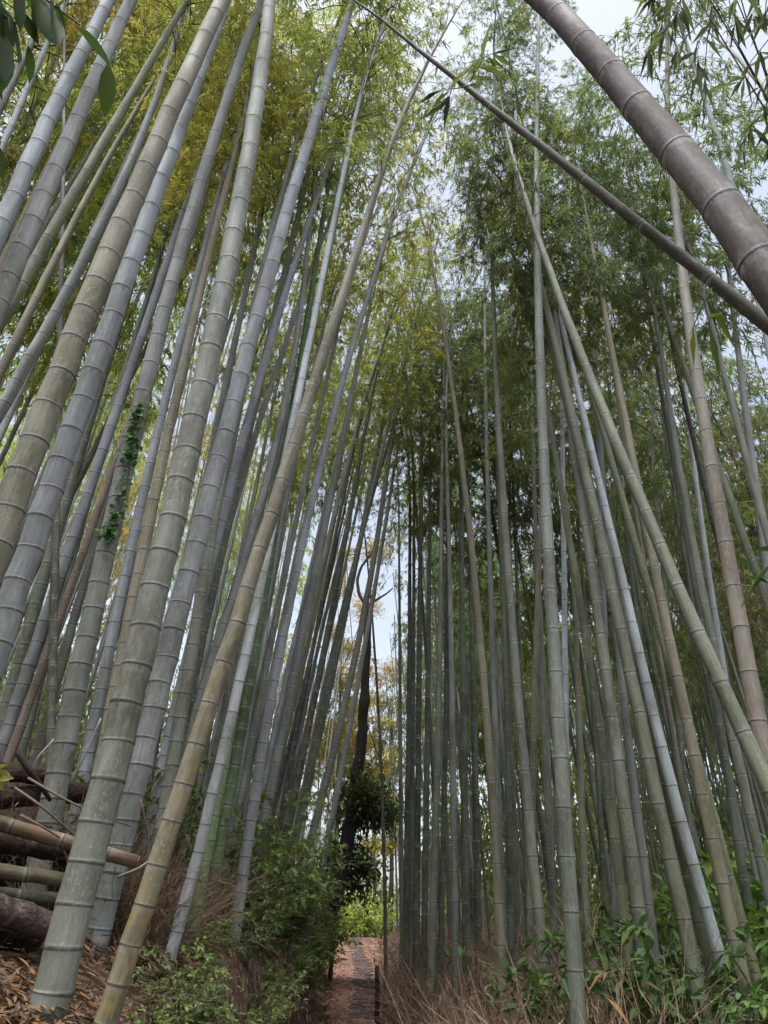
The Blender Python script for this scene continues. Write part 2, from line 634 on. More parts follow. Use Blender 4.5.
def traced(pts, w, D, tint, label, group=None, H=None, ky=0.0, bare=False, fol=None, node=None, reach=True, crown=None, deg=None, low=None, low_h=3.2):
    """a culm through photograph pixels: its depth from its width there, upright plane, extended down to the soil and up to its full height"""
    px, py = pts[0]
    P0 = at(px, py, D * F / w)
    Y0, Z0 = P0.y, P0.z
    W3 = [on_plane(x, y, Y0, Z0, ky) for x, y in pts]
    z = np.array([p.z for p in W3])
    x = np.array([p.x for p in W3])
    if deg is None:
        deg = 1 if len(pts) == 2 else 2
    pol = np.polyfit(z, x, deg)
    dp = np.polyder(pol)
    z0, z1 = z.min(), z.max()

    def X(zz):
        zc = min(max(zz, z0), z1)
        return np.polyval(pol, zc) + np.polyval(dp, zc) * (zz - zc)

    zb = z0
    for _ in range(400):
        if zb <= ground(X(zb), Y0 + ky * (zb - Z0)) - 0.04:
            break
        zb -= 0.02
    if not reach:
        zb = z0
    rs = np.random.default_rng(int(px * 7 + py * 13))
    Ht = H if H else max(13.6 * (D / 0.11) ** 0.5 + rs.uniform(-1, 1), z1 - zb + 2.4)
    lc = max(min(0.40 * Ht, Ht - (z1 - zb) + 0.5), 2.2)
    # crown
    ci = int(rs.integers(0, N_FULL)) if crown is None else crown
    if crown is None and (Y0 < 4.6 or abs(X(zc_ := z1) - path_x(Y0)) < 1.3):
        ci = N_FULL + ci % 2      # crowns thinned to let more light onto near culms and open path-side sky
    sc = lc / CROWN_L if not bare else 0.0
    ztop = zb + Ht
    zc = ztop - CROWN_L * sc if not bare else ztop
    zs = np.linspace(zb, zc, 40)
    A = np.array([[X(q), Y0 + ky * (q - Z0), q] for q in zs])
    tang = Vector((A[-1] - A[-2])).normalized()
    base = Vector(A[0])
    root = empty('bamboo', base, label, 'bamboo', group)
    loc = A - A[0]
    if not bare:
        bend = Vector((tang.x, tang.y, 0)) + Vector(rs.normal(0, 0.12, 3))
        bend -= tang * bend.dot(tang)
        bend.normalize()
        yax = tang.cross(bend).normalized()
        m3 = Matrix((bend, yax, tang)).transposed()
        Mx = Matrix.Translation(Vector(loc[-1])) @ m3.to_4x4() @ Matrix.Scale(sc, 4)
        ca = crown_axis(np.linspace(0, CROWN_L, 14), CROWNS[ci][2])
        tail = np.array([Mx @ Vector(q) for q in ca])[1:]
        loc = np.concatenate([loc, tail])
    cum = np.concatenate([[0], np.cumsum(np.linalg.norm(np.diff(loc, axis=0), axis=1))])
    L = cum[-1]

    def axis(s):
        return np.stack([np.interp(s, cum, loc[:, q]) for q in range(3)], -1)

    # D is the diameter at the first traced point
    s0 = np.interp(Z0, A[:, 2], cum[:len(A)])
    prof = 1 - 0.18 * (s0 / L) - 0.74 * (s0 / L) ** 2
    near = D * F / w < 9
    if node is None:
        node = (0.10, 0.042, 0.34) if base.x < path_x(base.y) else (float(rs.uniform(0.27, 0.37)), 0.006, 0.40)
    me = culm_mesh(axis, L, D / 2 / max(prof, 0.3), 20 if near else 10, rs, *node)
    link('culm', me, root, color=tuple(q * (0.84 if base.x > path_x(base.y) and tint != 'pale' else 1.0) for q in jig(TINT[tint] if isinstance(tint, str) else tint)), low=low, low_h=low_h)  # right-hand culms tinted darker, the grove's shade put into their colour
    if not bare:
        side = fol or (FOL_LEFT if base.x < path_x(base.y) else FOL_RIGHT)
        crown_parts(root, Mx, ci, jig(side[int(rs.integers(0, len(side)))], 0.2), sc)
    TRACED.append((base.x, base.y))
    return root, axis, L


def T(s):
    return [tuple(float(q) for q in p.split(',')) for p in s.split()]


GL = 'bamboos on the left bank'
GR = 'bamboos on the right of the path'

# ---- left bank, large culms first
traced(T('47,1002 92,838 137,690 175,498 212,341 248,160 270,0'), 38, 0.113, (0.205, 0.214, 0.192), 'thick pale grey bamboo with its base bared in the leaf litter at lower left', GL)
traced(T('97,925 167,674 192,561 227,431 262,283 303,167 339,40 353,0'), 26, 0.115, 'blue', 'thick blue grey bamboo rising just behind the one with the bared base', GL)
traced(T('103,1002 147,895 187,799 223,682 256,568 296,421 326,341 366,220 399,127 410,80'), 22.5, 0.067, (0.160, 0.155, 0.115), 'yellow ochre bamboo leaning right, the only yellow base in the litter', GL, H=6.3, low=(0.235, 0.155, 0.016), low_h=2.4)
traced(T('163,992 177,922 187,889 200,849 215,785 228,735 243,665 262,575'), 13, 0.058, 'pale', 'slender whitish grey bamboo beside the yellow one, base among fern leaves', GL)
traced(T('0,638 43,511 72,428 103,348 140,237 175,137 205,60 225,0'), 27, 0.115, 'blue', 'thick smooth blue grey bamboo slanting from the left edge behind the brown stained one', GL)
traced(T('-20,600 17,474 58,378 95,285 132,203 165,130 192,67 217,7'), 32, 0.125, (0.235, 0.222, 0.172), 'thickest brown stained bamboo slanting from the left edge up to the top', GL)
traced(T('-10,330 17,255 52,178 83,107 113,43 130,0'), 20, 0.11, 'grey', 'grey bamboo crossing the upper left corner, right of the first two', GL)
traced(T('-14,262 7,212 38,143 70,77 102,13'), 19, 0.105, 'blue', 'blue grey bamboo crossing the upper left corner below the hanging broad leaves', GL)
traced(T('-8,335 50,237 83,177 115,123 143,73 183,7'), 13, 0.09, 'olive', 'olive bamboo slanting steeply across the upper left, thinner than its grey neighbours', GL)
traced(T('0,372 17,340 67,233 130,123 150,85'), 9, 0.07, 'tan', 'thin tan bamboo slanting in the upper left behind the olive one', GL)
traced(T('37,330 83,280 123,187 140,127 157,90 183,17'), 11, 0.085, 'grey', 'slim grey bamboo in the upper left between the olive and the brown stained one', GL)
traced(T('38,870 53,790 73,715 95,601 120,484 147,381 160,327 187,230 217,130 247,40'), 25, 0.115, 'grey', 'grey bamboo with ivy climbing up its middle', GL)
traced(T('85,840 100,769 113,715 132,614 153,511 170,414 190,333 203,283 217,220 233,163'), 15, 0.085, 'tan', 'tan green bamboo directly right of the ivy clad one', GL)
traced(T('78,800 100,709 113,624 130,545 157,441 173,374 190,300'), 13, 0.08, 'blue', 'slim blue grey bamboo squeezed between the ivy clad and the tan green one', GL)
traced(T('10,759 35,678 63,614 80,561 100,504 117,458 133,408'), 9.5, 0.06, 'red', 'reddish brown dying bamboo, thin, left of the ivy clad one', GL)
traced(T('3,745 23,674 43,628 72,548 93,491 110,431 123,384 140,344 163,267 203,157 230,77'), 14, 0.09, 'blue', 'blue grey bamboo directly left of the thin reddish brown one', GL)
traced(T('110,930 150,780 172,690 203,474 217,424 230,361 250,280'), 13, 0.085, 'grey', 'grey bamboo half hidden behind the blue grey one with the bared neighbour', GL)
traced(T('150,830 185,690 213,528 247,414 276,333 311,213 333,160 356,100 370,55'), 13, 0.085, 'blue', 'blue grey bamboo running beside the ochre one and reaching the leafy top', GL)
traced(T('160,790 200,640 228,540 256,400 296,330 309,277 329,227 345,180'), 9, 0.07, 'grey', 'thin grey bamboo behind the ochre one, ending below the yellow leaves', GL)
traced(T('215,520 240,370 256,290 283,200 296,143 308,103 323,57'), 11, 0.085, 'gg', 'grey green bamboo in the upper left middle, left of the brightest blue grey one', GL)
traced(T('215,640 256,538 266,488 276,434 289,358 305,290'), 9, 0.07, 'grey', 'narrow grey bamboo tight against the left side of the ochre one at mid height', GL)
traced(T('200,905 208,810 224,754 239,697 261,579 275,500'), 13.5, 0.075, 'green', 'fresh green bamboo right of the ochre one near the fern bushes', GL)
traced(T('213,885 217,857 230,785 241,735 254,660 268,570'), 12, 0.08, (0.075, 0.13, 0.055), 'dark green bamboo just right of the fresh green one', GL)
traced(T('227,841 236,797 244,741 252,685 263,622 277,540 292,450'), 8, 0.065, 'blue', 'thin blue grey bamboo between the dark green and the pale straight one', GL)
traced(T('240,905 246,854 253,804 261,754 271,694 283,635 297,566 323,458 346,374 356,330'), 12, 0.085, 'blue', 'pale blue grey straight bamboo left of the path bushes', GL)
traced(T('240,800 250,760 258,700 274,629 292,540 318,420 335,341'), 7.5, 0.07, 'grey', 'slim grey bamboo just left of the pale straight one', GL)
traced(T('267,810 277,763 289,697 305,622 322,540 340,450'), 9, 0.085, 'grey', 'grey bamboo next right of the pale straight one', GL)
traced(T('282,810 292,763 305,685 327,579 345,490'), 5.5, 0.065, 'dark', 'thin dark bamboo in the left row above the fern bushes', GL)
traced(T('300,815 324,716 339,638 355,566 372,480'), 8, 0.10, 'dgreen', 'dark grey bamboo two left of the dead black trunk', GL)
traced(T('313,830 333,754 349,685 364,613 380,520'), 8, 0.10, 'gg', 'grey green bamboo against the left side of the dead black trunk', GL)
traced(T('324,860 346,741 358,685 370,615 382,550 392,480'), 6.5, 0.09, 'grey', 'grey bamboo leaning along the right side of the dead black trunk', GL)
traced(T('157,799 180,715 195,640 212,560'), 10, 0.075, 'tan', 'tan bamboo low behind the thick pale grey one', GL)
traced(T('173,799 185,715 193,682 207,610'), 13, 0.09, 'dgreen', 'dark green grey bamboo left of the ochre one in its lower half', GL)
traced(T('60,345 63,187 64,50'), 6, 0.05, 'dark', 'thin dark upright dead bamboo in the upper left among slanting ones', GL, bare=True, H=12.0)
traced(T('30,720 60,600 95,470 130,360 165,240'), 10, 0.085, 'dgreen', 'dark green bamboo in the shade behind the reddish one', GL)
traced(T('12,690 40,590 75,470'), 13, 0.10, 'dgreen', 'shaded green bamboo low at the left edge behind the blue grey one', GL)
traced(T('52,700 80,600 112,480 150,350'), 9, 0.08, 'gg', 'grey green bamboo in the shade between the reddish and the ivy clad one', GL)

# the packed mid row of the left bank, between the ochre culm and the dead trunk
rq = random.Random(202)
GM = 'packed thin bamboos left of the dead trunk'
for i in range(32):
    bx = 188 + 116 * (i + rq.uniform(0.1, 0.9)) / 32
    by = rq.uniform(770, 830)
    sl = rq.uniform(0.185, 0.235)
    w = rq.choice([3.5, 4.5, 5, 5.5, 6.5, 7.5])
    cv = rq.uniform(-4, 4)
    tn = rq.choice(['grey', 'blue', 'grey', 'gg', 'dgreen', 'brown', 'dark', 'olive'])
    traced([(bx, by), (bx + sl * 150 + cv, by - 150), (bx + sl * 320, by - 320)], w, rq.uniform(0.07, 0.09), tn, 'thin grey bamboo of the packed row between the ochre culm and the dead trunk', GM, crown=(6 + i % 2 if bx > 225 else None))

# ---- right of the path
traced(T('580,1023 577,969 569,909 562,799 555,682 548,601 544,418 540,341 537,200 537,100 539,17'), 17.5, 0.105, (0.19, 0.215, 0.178), 'tall straight dark green bamboo standing upright right of the brush', GR)
traced(T('654,1024 640,920 622,784 605,664 584,528 567,398 555,320 535,200 527,143 515,90'), 15, 0.10, 'gg', 'grey green bamboo leaning left, next right of the tall straight one', GR)
traced(T('709,1015 690,957 677,895 650,780 630,674 610,588 592,504 567,384 550,320 532,250 512,167 497,110'), 16, 0.105, (0.20, 0.215, 0.155), 'olive green bamboo leaning left beside the whitish one, its left neighbour', GR)
traced(T('790,830 762,782 739,725 719,674 695,624 655,534 632,474 595,391 572,341 555,283 540,240'), 17.5, 0.096, (0.165, 0.172, 0.125), 'bamboo leaning hardest to the left, crossing in front of its neighbours', GR, crown=7, ky=0.12)
traced(T('724,1015 704,945 690,892 665,775 639,674 625,624 606,558 590,490'), 12, 0.085, 'olive', 'moss green bamboo tight against the left of the whitish one', GR)
traced(T('735,1005 715,942 699,882 682,829 665,755 650,700'), 13, 0.09, 'pale', 'whitish grey bamboo, palest of the right hand row', GR)
traced(T('749,1009 732,929 719,869 705,782 689,725 675,682 655,590 639,464 622,408 609,341 600,285'), 14, 0.09, 'tan', 'tan grey bamboo right of the whitish one', GR)
traced(T('765,1010 745,945 732,885 719,832 702,772 685,730 670,660'), 12, 0.085, 'olive', 'olive bamboo right of the tan grey one at the lower right', GR)
traced(T('785,850 768,770 748,682 732,574 712,458 702,408 692,341 679,260 675,190'), 19, 0.115, (0.245, 0.235, 0.19), 'stout bamboo with reddish patches near the right edge', GR, low=(0.26, 0.14, 0.11), low_h=6.0)
traced(T('790,600 762,540 745,448 732,394 715,341 702,290'), 8, 0.07, 'gg', 'slim grey green bamboo at the right edge beneath the thick leaning one', GR)
traced(T('790,700 768,600 757,484 747,414 737,341 728,270'), 10, 0.085, 'grey', 'grey bamboo at the right edge, left leaning, above the big leaf', GR)
traced(T('775,920 759,849 745,789 732,739 715,658 705,601 692,541 682,481 672,411 659,341'), 11, 0.085, 'gg', 'grey green bamboo between the hardest leaning one and the tan grey one', GR)
traced(T('648,900 645,882 639,825 629,742 618,650 604,501 600,441 595,341 592,240'), 9, 0.08, 'grey', 'purplish grey bamboo between two leaning green ones', GR)
traced(T('596,1020 592,999 587,922 584,832 580,749 575,682 570,524 560,470 549,421'), 8.5, 0.075, 'tan', 'thin tan bamboo kinked to the left right behind the straight green one', GR, deg=3)
traced(T('637,1024 629,955 622,899 615,832 605,765 592,682 580,600'), 11, 0.08, 'olive', 'slender olive bamboo second right of the straight dark green one', GR)
traced(T('549,1015 544,959 535,895 530,829 522,765 517,682 511,590 504,508 499,424 494,341 491,187'), 12, 0.09, 'gg', 'long bamboo left of the straight green one, torn sheath near its base', GR)
traced(T('506,982 499,909 493,849 486,765 483,682 478,594 471,541 464,484 456,408 446,337 436,283 423,223'), 10, 0.085, 'tan', 'pale tan bamboo bowing left, standing clear before the dense row', GR)
traced(T('502,850 498,815 493,682 491,624 488,474 486,341 484,250'), 7, 0.075, 'grey', 'straight grey bamboo directly right of the pale tan bowing one', GR)
traced(T('545,760 532,420 532,341 532,267 533,180'), 5.5, 0.065, 'gg', 'thin bamboo hugging the left of the straight dark green one', GR)
traced(T('532,830 534,682 540,560 546,430'), 7.5, 0.08, 'tan', 'tan bamboo behind the brush just left of the straight dark green one', GR)
traced(T('735,600 712,524 699,458 679,374 665,310'), 7, 0.075, 'dark', 'dark bamboo in shade left of the stout reddish patched one', GR)
traced(T('800,690 762,591 745,541 732,501 715,458'), 9, 0.08, 'olive', 'olive bamboo leaning left behind the stout reddish patched one', GR)
traced(T('775,370 762,313 739,200 712,123 695,77 679,20'), 10, 0.085, 'blue', 'pale bamboo high at right passing behind the thick leaning one', GR)
traced(T('562,400 562,233 564,147'), 4, 0.055, 'pale', 'thin pale upright bamboo among the high right leaves', GR)
traced(T('600,520 594,340 592,230'), 5, 0.065, 'grey', 'thin grey bamboo high at right, left of a leaning tan pair', GR)
traced(T('640,540 620,420 609,337 598,255'), 4.5, 0.06, 'tan', 'thin tan bamboo high at right, right of the thin grey one', GR)
traced(T('718,640 700,500 680,330 676,200'), 6, 0.07, 'pale', 'thin pale bamboo behind the stout reddish patched one', GR)
traced(T('385,960 385,872 383,797 380,735 371,622 366,540'), 4, 0.06, 'brown', 'thin brown bamboo leaning over the path edge before the yellow tree', GR)
DR = 'thin grey or dark bamboos of the dense upright row right of the path'
for i, (s, w, D, tn) in enumerate([
        ('402,968 400,690 399,520', 5, 0.075, 'gg'), ('405,965 407,850 409,682 410,540', 6.5, 0.09, 'dgreen'), ('411,965 413,700 414,500', 6, 0.08, 'dgreen'),
        ('416,980 419,682 421,500', 7.5, 0.085, 'dark'), ('424,960 428,682 430,480', 7, 0.085, 'dgreen'), ('432,960 439,690 441,560', 8, 0.085, 'gg'),
        ('441,930 446,700 447,520', 6, 0.08, 'dgreen'), ('455,950 452,682 449,560 447,470', 7.5, 0.08, 'grey'), ('466,930 463,682 461,500', 8.5, 0.10, 'dgreen'),
        ('478,930 473,682 468,480', 7.5, 0.09, 'dgreen'), ('511,940 508,760 503,600 499,500', 7.5, 0.085, 'dgreen'), ('517,930 512,760 507,640', 6, 0.08, 'gg'),
        ('527,900 521,700 516,560', 6, 0.08, 'dgreen'), ('553,900 548,760 541,620', 6, 0.08, 'gg'), ('604,900 597,760 588,640', 6, 0.08, 'dgreen'),
        ('666,880 652,740 640,640', 6.5, 0.085, 'dgreen'), ('692,860 680,740 668,620', 7, 0.085, 'dgreen'), ('738,840 722,740 705,640', 9, 0.085, 'dgreen')]):
    traced(T(s), w, D, tn, 'thin shaded bamboo of the dense upright row right of the path', DR, crown=(6 if i < 5 else None))

# ---- two culms slanting overhead, close to the camera
BIG, big_ax, big_L = traced(T('800,325 768,270 720,200 690,163 640,108 600,66 560,20 540,-4'), 47, 0.097, (0.100, 0.083, 0.070), 'thick brownish bamboo leaning across the upper right corner, closest of all', GR, H=9.0, ky=0.13,
                           node=(0.12, 0.06, 0.26), fol=[(0.06, 0.08, 0.032)], low=(0.13, 0.11, 0.09))
THIN, thin_ax, thin_L = traced(T('790,342 768,325 700,277 620,215 540,140 480,88 420,46 350,5'), 15, 0.038, (0.075, 0.073, 0.055), 'thin dark bamboo slanting across the sky from upper centre to right edge', GR, H=4.75, ky=0.07, bare=True, deg=1,
                               node=(0.18, 0.03, 0.26))

# ------------------------------------------------------------------ background bamboo: shared whole plants
STAND = []
for i in range(8):
    rs = np.random.default_rng(500 + i)
    ci = i % N_FULL
    Ht = 12.0 + 0.5 * i
    sc = Ht * (0.60 if i % 2 else 0.38) / CROWN_L
    zc = Ht - CROWN_L * sc
    b1 = rs.uniform(-0.004, 0.006)
    zz = np.linspace(0, zc, 20)
    low = np.stack([b1 * zz ** 2, 0 * zz, zz], -1)
    tang = Vector((2 * b1 * zc, 0, 1)).normalized()
    yax = tang.cross(Vector((1, 0, 0))).normalized()
    m3 = Matrix((yax.cross(tang), yax, tang)).transposed()
    Mx = Matrix.Translation(Vector(low[-1])) @ m3.to_4x4() @ Matrix.Scale(sc, 4)
    tail = np.array([Mx @ Vector(q) for q in crown_axis(np.linspace(0, CROWN_L, 14), CROWNS[ci][2])])[1:]
    loc = np.concatenate([low, tail])
    cum = np.concatenate([[0], np.cumsum(np.linalg.norm(np.diff(loc, axis=0), axis=1))])
    me = culm_mesh(lambda s, c=cum, l=loc: np.stack([np.interp(s, c, l[:, q]) for q in range(3)], -1), cum[-1], 0.046 + 0.003 * (i % 3), 8, rs, 0.22, 0.02, 0.36)
    STAND.append((me, Mx, ci, sc))


def stand_bamboo(x, y, i, lean_x, lean_y, rz, k, tint, fol, label, group):
    me, Mx, ci, sc = STAND[i]
    r = empty('bamboo', (x, y, ground(x, y) - 0.05), label, 'bamboo', group)
    r.rotation_euler = (Euler((-lean_y, lean_x, 0)).to_matrix() @ Euler((0, 0, rz)).to_matrix()).to_euler()
    r.scale = (k, k, k)
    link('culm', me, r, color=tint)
    crown_parts(r, Mx, ci, fol, sc)


placed = list(TRACED)
LEFT_T = ['grey', 'blue', 'gg', 'dgreen', 'grey', 'brown', 'olive', 'blue']
RIGHT_T = ['gg', 'dgreen', 'dgreen', 'dark', 'olive', 'grey', 'brown']


def scatter(n, xr, yr, mind, lean, tints, fols, label, group, seed, gap=1.95, lo=0.82, hi=1.12, kmin=0.0, odd=0.5):
    rs = random.Random(seed)
    tries, done = 0, 0
    while done < n and tries < n * 60:
        tries += 1
        y = yr[0] + (yr[1] - yr[0]) * rs.random() ** 0.8
        x = rs.uniform(*xr(y))
        if abs(x - path_x(y)) < gap + kmin * y:
            continue
        if any((x - a) ** 2 + (y - b) ** 2 < mind * mind for a, b in placed):
            continue
        placed.append((x, y))
        done += 1
        kk = rs.uniform(0.75, 1.1)
        c = tuple(q * kk * (0.8 if x > path_x(y) else 1.0) for q in TINT[rs.choice(tints)])  # darker tint right of the path stands in for shade inside the grove
        f = tuple(q * rs.uniform(0.8, 1.2) for q in rs.choice(fols))
        stand_bamboo(x, y, rs.randrange(4) * 2 + (rs.random() < odd), lean + rs.gauss(0, R(2.2)), rs.gauss(0, R(2.5)), rs.uniform(0, 6.28), rs.uniform(lo, hi), c, f, label, group)


BL, BR, BE = 'slender bamboos deep in the left grove', 'slender bamboos deep in the right grove', 'far bamboos past the path crest'
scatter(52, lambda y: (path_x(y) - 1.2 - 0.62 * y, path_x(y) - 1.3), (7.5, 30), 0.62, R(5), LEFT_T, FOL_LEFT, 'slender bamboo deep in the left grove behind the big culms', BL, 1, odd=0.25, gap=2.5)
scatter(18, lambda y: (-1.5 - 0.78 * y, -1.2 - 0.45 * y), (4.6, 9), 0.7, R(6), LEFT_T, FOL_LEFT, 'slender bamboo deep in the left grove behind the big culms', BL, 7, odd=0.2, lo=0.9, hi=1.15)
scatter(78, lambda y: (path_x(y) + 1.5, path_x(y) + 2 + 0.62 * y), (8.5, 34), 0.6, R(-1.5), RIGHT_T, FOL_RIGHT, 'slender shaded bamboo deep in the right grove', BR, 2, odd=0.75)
scatter(16, lambda y: (path_x(y) - 5, path_x(y) + 5), (36, 48), 0.7, 0, ['pale', 'grey', 'tan'], [(0.16, 0.16, 0.04), (0.22, 0.19, 0.04)],
        'small pale bamboo far off where the path tops out', BE, 3, gap=0.0)

# ------------------------------------------------------------------ ground, path
def sheet(name, xs, ys, mat, zoff=0.0, fn=ground):
    mb = MB()
    nx, ny = len(xs), len(ys)
    V = np.array([[x, y, fn(x, y) + zoff] for y in ys for x in xs])
    idx = np.arange(nx * ny).reshape(ny, nx)
    q = np.stack([idx[:-1, :-1], idx[:-1, 1:], idx[1:, 1:], idx[1:, :-1]], -1).reshape(-1, 4)
    mb.add(V, q)
    return setting(name, mb.mesh(name, mat))


gx = np.concatenate([[-260, -150, -90, -60, -40, -30], np.arange(-24, -6, 0.6), np.arange(-6, 6, 0.09), np.arange(6, 24, 0.6), [24, 30, 40, 60, 90, 150, 260]])
gy = np.concatenate([[-60, -30, -18, -10, -6, -4, -2], np.arange(-1.5, 9, 0.09), np.arange(9, 32, 0.2), np.arange(32, 62, 1.2), [64, 80, 110, 160, 260, 400]])
sheet('ground', gx, gy, M_GROUND)
# path: a strip following the centre line
mb = MB()
ys = np.arange(-6, 30, 0.25)
cols = np.linspace(-1, 1, 11)
V = []
for y in ys:
    hw = path_hw(y) - 0.04 + 0.05 * math.sin(y * 2.1) + 0.04 * math.sin(y * 5.3 + 1)
    for c in cols:
        x = path_x(y) + c * hw
        V.append((x, y, ground(x, y) + 0.03 - 0.045 * abs(c) ** 4))
idx = np.arange(len(V)).reshape(len(ys), len(cols))
mb.add(V, np.stack([idx[:-1, :-1], idx[:-1, 1:], idx[1:, 1:], idx[1:, :-1]], -1).reshape(-1, 4))
setting('path', mb.mesh('path', M_PATH))
# dark wet runnel of flat stones winding down the path
mb = MB()
rs = random.Random(5)
y = 11.5
while y < 28.5:
    cx = path_x(y) + 0.04 + 0.13 * math.sin(y * 0.30 + 3.4)
    for j in range(2):
        n = rs.randint(6, 8)
        r = rs.uniform(0.08, 0.15)
        ox, oy = cx + (j - 0.5) * 0.17 + rs.uniform(-.03, .03), y + rs.uniform(-.08, .08)
        ring = [(ox + r * rs.uniform(0.8, 1.15) * math.cos(a), oy + 1.25 * r * rs.uniform(0.8, 1.15) * math.sin(a)) for a in np.linspace(0, 2 * np.pi, n, endpoint=False)]
        hz = rs.uniform(0.022, 0.042)
        top = [(a, b, ground(a, b) + hz) for a, b in ring]
        bot = [(ox + (a - ox) * 1.15, oy + (b - oy) * 1.15, ground(a, b) - 0.03) for a, b in ring]
        c0 = (ox, oy, ground(ox, oy) + hz + 0.008)
        VV = top + bot + [c0]
        f3 = np.array([[i, (i + 1) % n, 2 * n] for i in range(n)])
        f4 = np.array([[i + n, (i + 1) % n + n, (i + 1) % n, i] for i in range(n)])
        mb.add(VV, f4)
        mb.f.append((f3 + mb.n - len(VV)).astype(np.int32))
    y += rs.uniform(0.15, 0.26)
setting('stone_paving', mb.mesh('stone_paving', M_STONE, False))

# fallen leaves and sheaths
def litter(name, n, xr, yr, lo, hi, asp, col, seed, lift=0.012, accept=None):
    rs = np.random.default_rng(seed)
    mb = MB()
    P, D, L = [], [], []
    while len(P) < n:
        y = rs.uniform(*yr)
        x = rs.uniform(*xr)
        if accept and not accept(x, y):
            continue
        e = 0.05
        z = ground(x, y)
        a = rs.uniform(0, 6.283)
        d = np.array([math.cos(a), math.sin(a), 0])
        d[2] = (ground(x + e * d[0], y + e * d[1]) - z) / e + rs.normal(0.12, 0.22)
        P.append((x, y, z + rs.uniform(0.004, lift)))
        D.append(d)
        L.append(rs.uniform(lo, hi))
    L = np.array(L)
    broad_leaves(mb, P, D, L, L * rs.uniform(asp * 0.7, asp * 1.3, n), 0.1)
    o = setting(name, mb.mesh(name, M_DRYLEAF, False), 'stuff')
    o.color = (*col, 1)
    return o


litter('fallen_leaves', 26000, (-4.0, 0.1), (1.0, 7.5), 0.025, 0.07, 0.17, (0.115, 0.072, 0.048), 21, 0.03, lambda x, y: x < path_x(y) - 0.5 and x > -1.2 - 0.6 * y)
litter('fallen_sheaths', 550, (-3.0, 0.0), (1.2, 5), 0.05, 0.12, 0.19, (0.16, 0.095, 0.058), 22, 0.05, lambda x, y: x < path_x(y) - 0.55)
for q, (bx_, by_) in enumerate(TRACED[:6]):
    if by_ < 5:
        litter('base_litter', 260, (bx_ - 0.26, bx_ + 0.26), (by_ - 0.26, by_ + 0.26), 0.03, 0.10, 0.18, (0.135, 0.082, 0.052), 200 + q, 0.07,
               lambda x, y: 0.045 ** 2 < (x - bx_) ** 2 + (y - by_) ** 2 < 0.22 ** 2)
litter('path_litter', 5000, (-2, 1), (6, 28), 0.06, 0.12, 0.25, (0.29, 0.17, 0.125), 23, 0.04, lambda x, y: abs(x - path_x(y)) < 0.85)
litter('grove_litter', 5000, (-0.5, 9), (3, 22), 0.07, 0.16, 0.22, (0.11, 0.075, 0.05), 24, 0.03, lambda x, y: x > path_x(y) + 0.6 and x < 1 + 0.6 * y)

# ------------------------------------------------------------------ undergrowth shrubs (shared meshes)
def make_shrub(seed, kind, h=0.8, n_st=14):
    rs = np.random.default_rng(seed)
    st, lf = MB(), MB()
    P, D, L = [], [], []
    for i in range(n_st):
        az = rs.uniform(0, 6.283)
        out = rs.uniform(0.2, 0.9)
        hh = h * rs.uniform(0.55, 1.15)
        tt = np.linspace(0, 1, 6)
        hd = np.array([math.cos(az), math.sin(az), 0])
        p = hd * (out * hh * (0.4 * tt + 0.6 * tt ** 2))[:, None] + np.array([0, 0, 1]) * (hh * (tt - 0.22 * out * tt ** 2))[:, None] + hd * 0.05
        tube(st, p, np.linspace(0.006, 0.0018, 6) * (0.6 + h * 0.4), 4, False)
        nb = int(rs.integers(5, 9))
        for b in range(nb):
            t = rs.uniform(0.25, 1.0)
            q = np.array([np.interp(t, tt, p[:, k]) for k in range(3)])
            ta = az + rs.normal(0, 1.1)
            td = unit(np.array([math.cos(ta), math.sin(ta), rs.uniform(-0.1, 0.6)]))
            tl = rs.uniform(0.18, 0.38) * (0.5 + 0.5 * h)
            e = q + td * tl + np.array([0, 0, -0.06])
            tube(st, np.array([q, (q + e) / 2 + np.array([0, 0, 0.02]), e]), [0.0025, 0.002, 0.0012], 3, False)
            if kind == 'fern':      # leaflets in two rows
                side = unit(np.cross(td, [0, 0, 1]))
                for f in np.linspace(0.2, 1.0, 9):
                    for sg in (-1, 1):
                        P.append(q + (e - q) * f)
                        D.append(side * sg + td * 0.45 + rs.normal(0, 0.12, 3))
                        L.append(rs.uniform(0.042, 0.068) * (1.15 - 0.5 * f))
            else:
                for f in range(int(rs.integers(5, 9) * (1.5 if kind == 'oval' else 1))):
                    P.append(q + (e - q) * rs.uniform(0.3, 1.05))
                    D.append(td * 0.7 + rs.normal(0, 0.6, 3) + np.array([0, 0, -0.1]))
                    L.append(rs.uniform(0.04, 0.08) if kind == 'oval' else rs.uniform(0.09, 0.17))
    L = np.array(L)
    asp = {'fern': 0.42, 'oval': 0.46, 'big': 0.42}[kind]
    broad_leaves(lf, P, D, L, L * asp, 0.15)
    return st.mesh('shrub_stems', M_TWIG, False), lf.mesh('shrub_leaves', M_BROAD, False)


SHRUBS = {k: [make_shrub(40 + i * 7 + j, k, h, n) for j, (h, n) in enumerate(hs)] for i, (k, hs) in enumerate(
    {'fern': [(0.7, 14), (0.9, 16), (0.6, 12)], 'oval': [(0.8, 18), (1.0, 20), (0.6, 14)], 'big': [(0.9, 14), (1.1, 16)]}.items())}


def shrub(kind, j, x, y, k, col, label, group, rz=None, cat='shrub', dz=0.0):
    st, lf = SHRUBS[kind][j % len(SHRUBS[kind])]
    r = empty('shrub', (x, y, ground(x, y) - 0.02 + dz), label, cat, group)
    r.rotation_euler = (0, 0, random.uniform(0, 6.28) if rz is None else rz)
    r.scale = (k, k, k * random.uniform(0.9, 1.1))
    so_ = link('stems', st, r, color=(0.10, 0.075, 0.05))
    link('leaves', lf, so_, color=jig(col, 0.25))


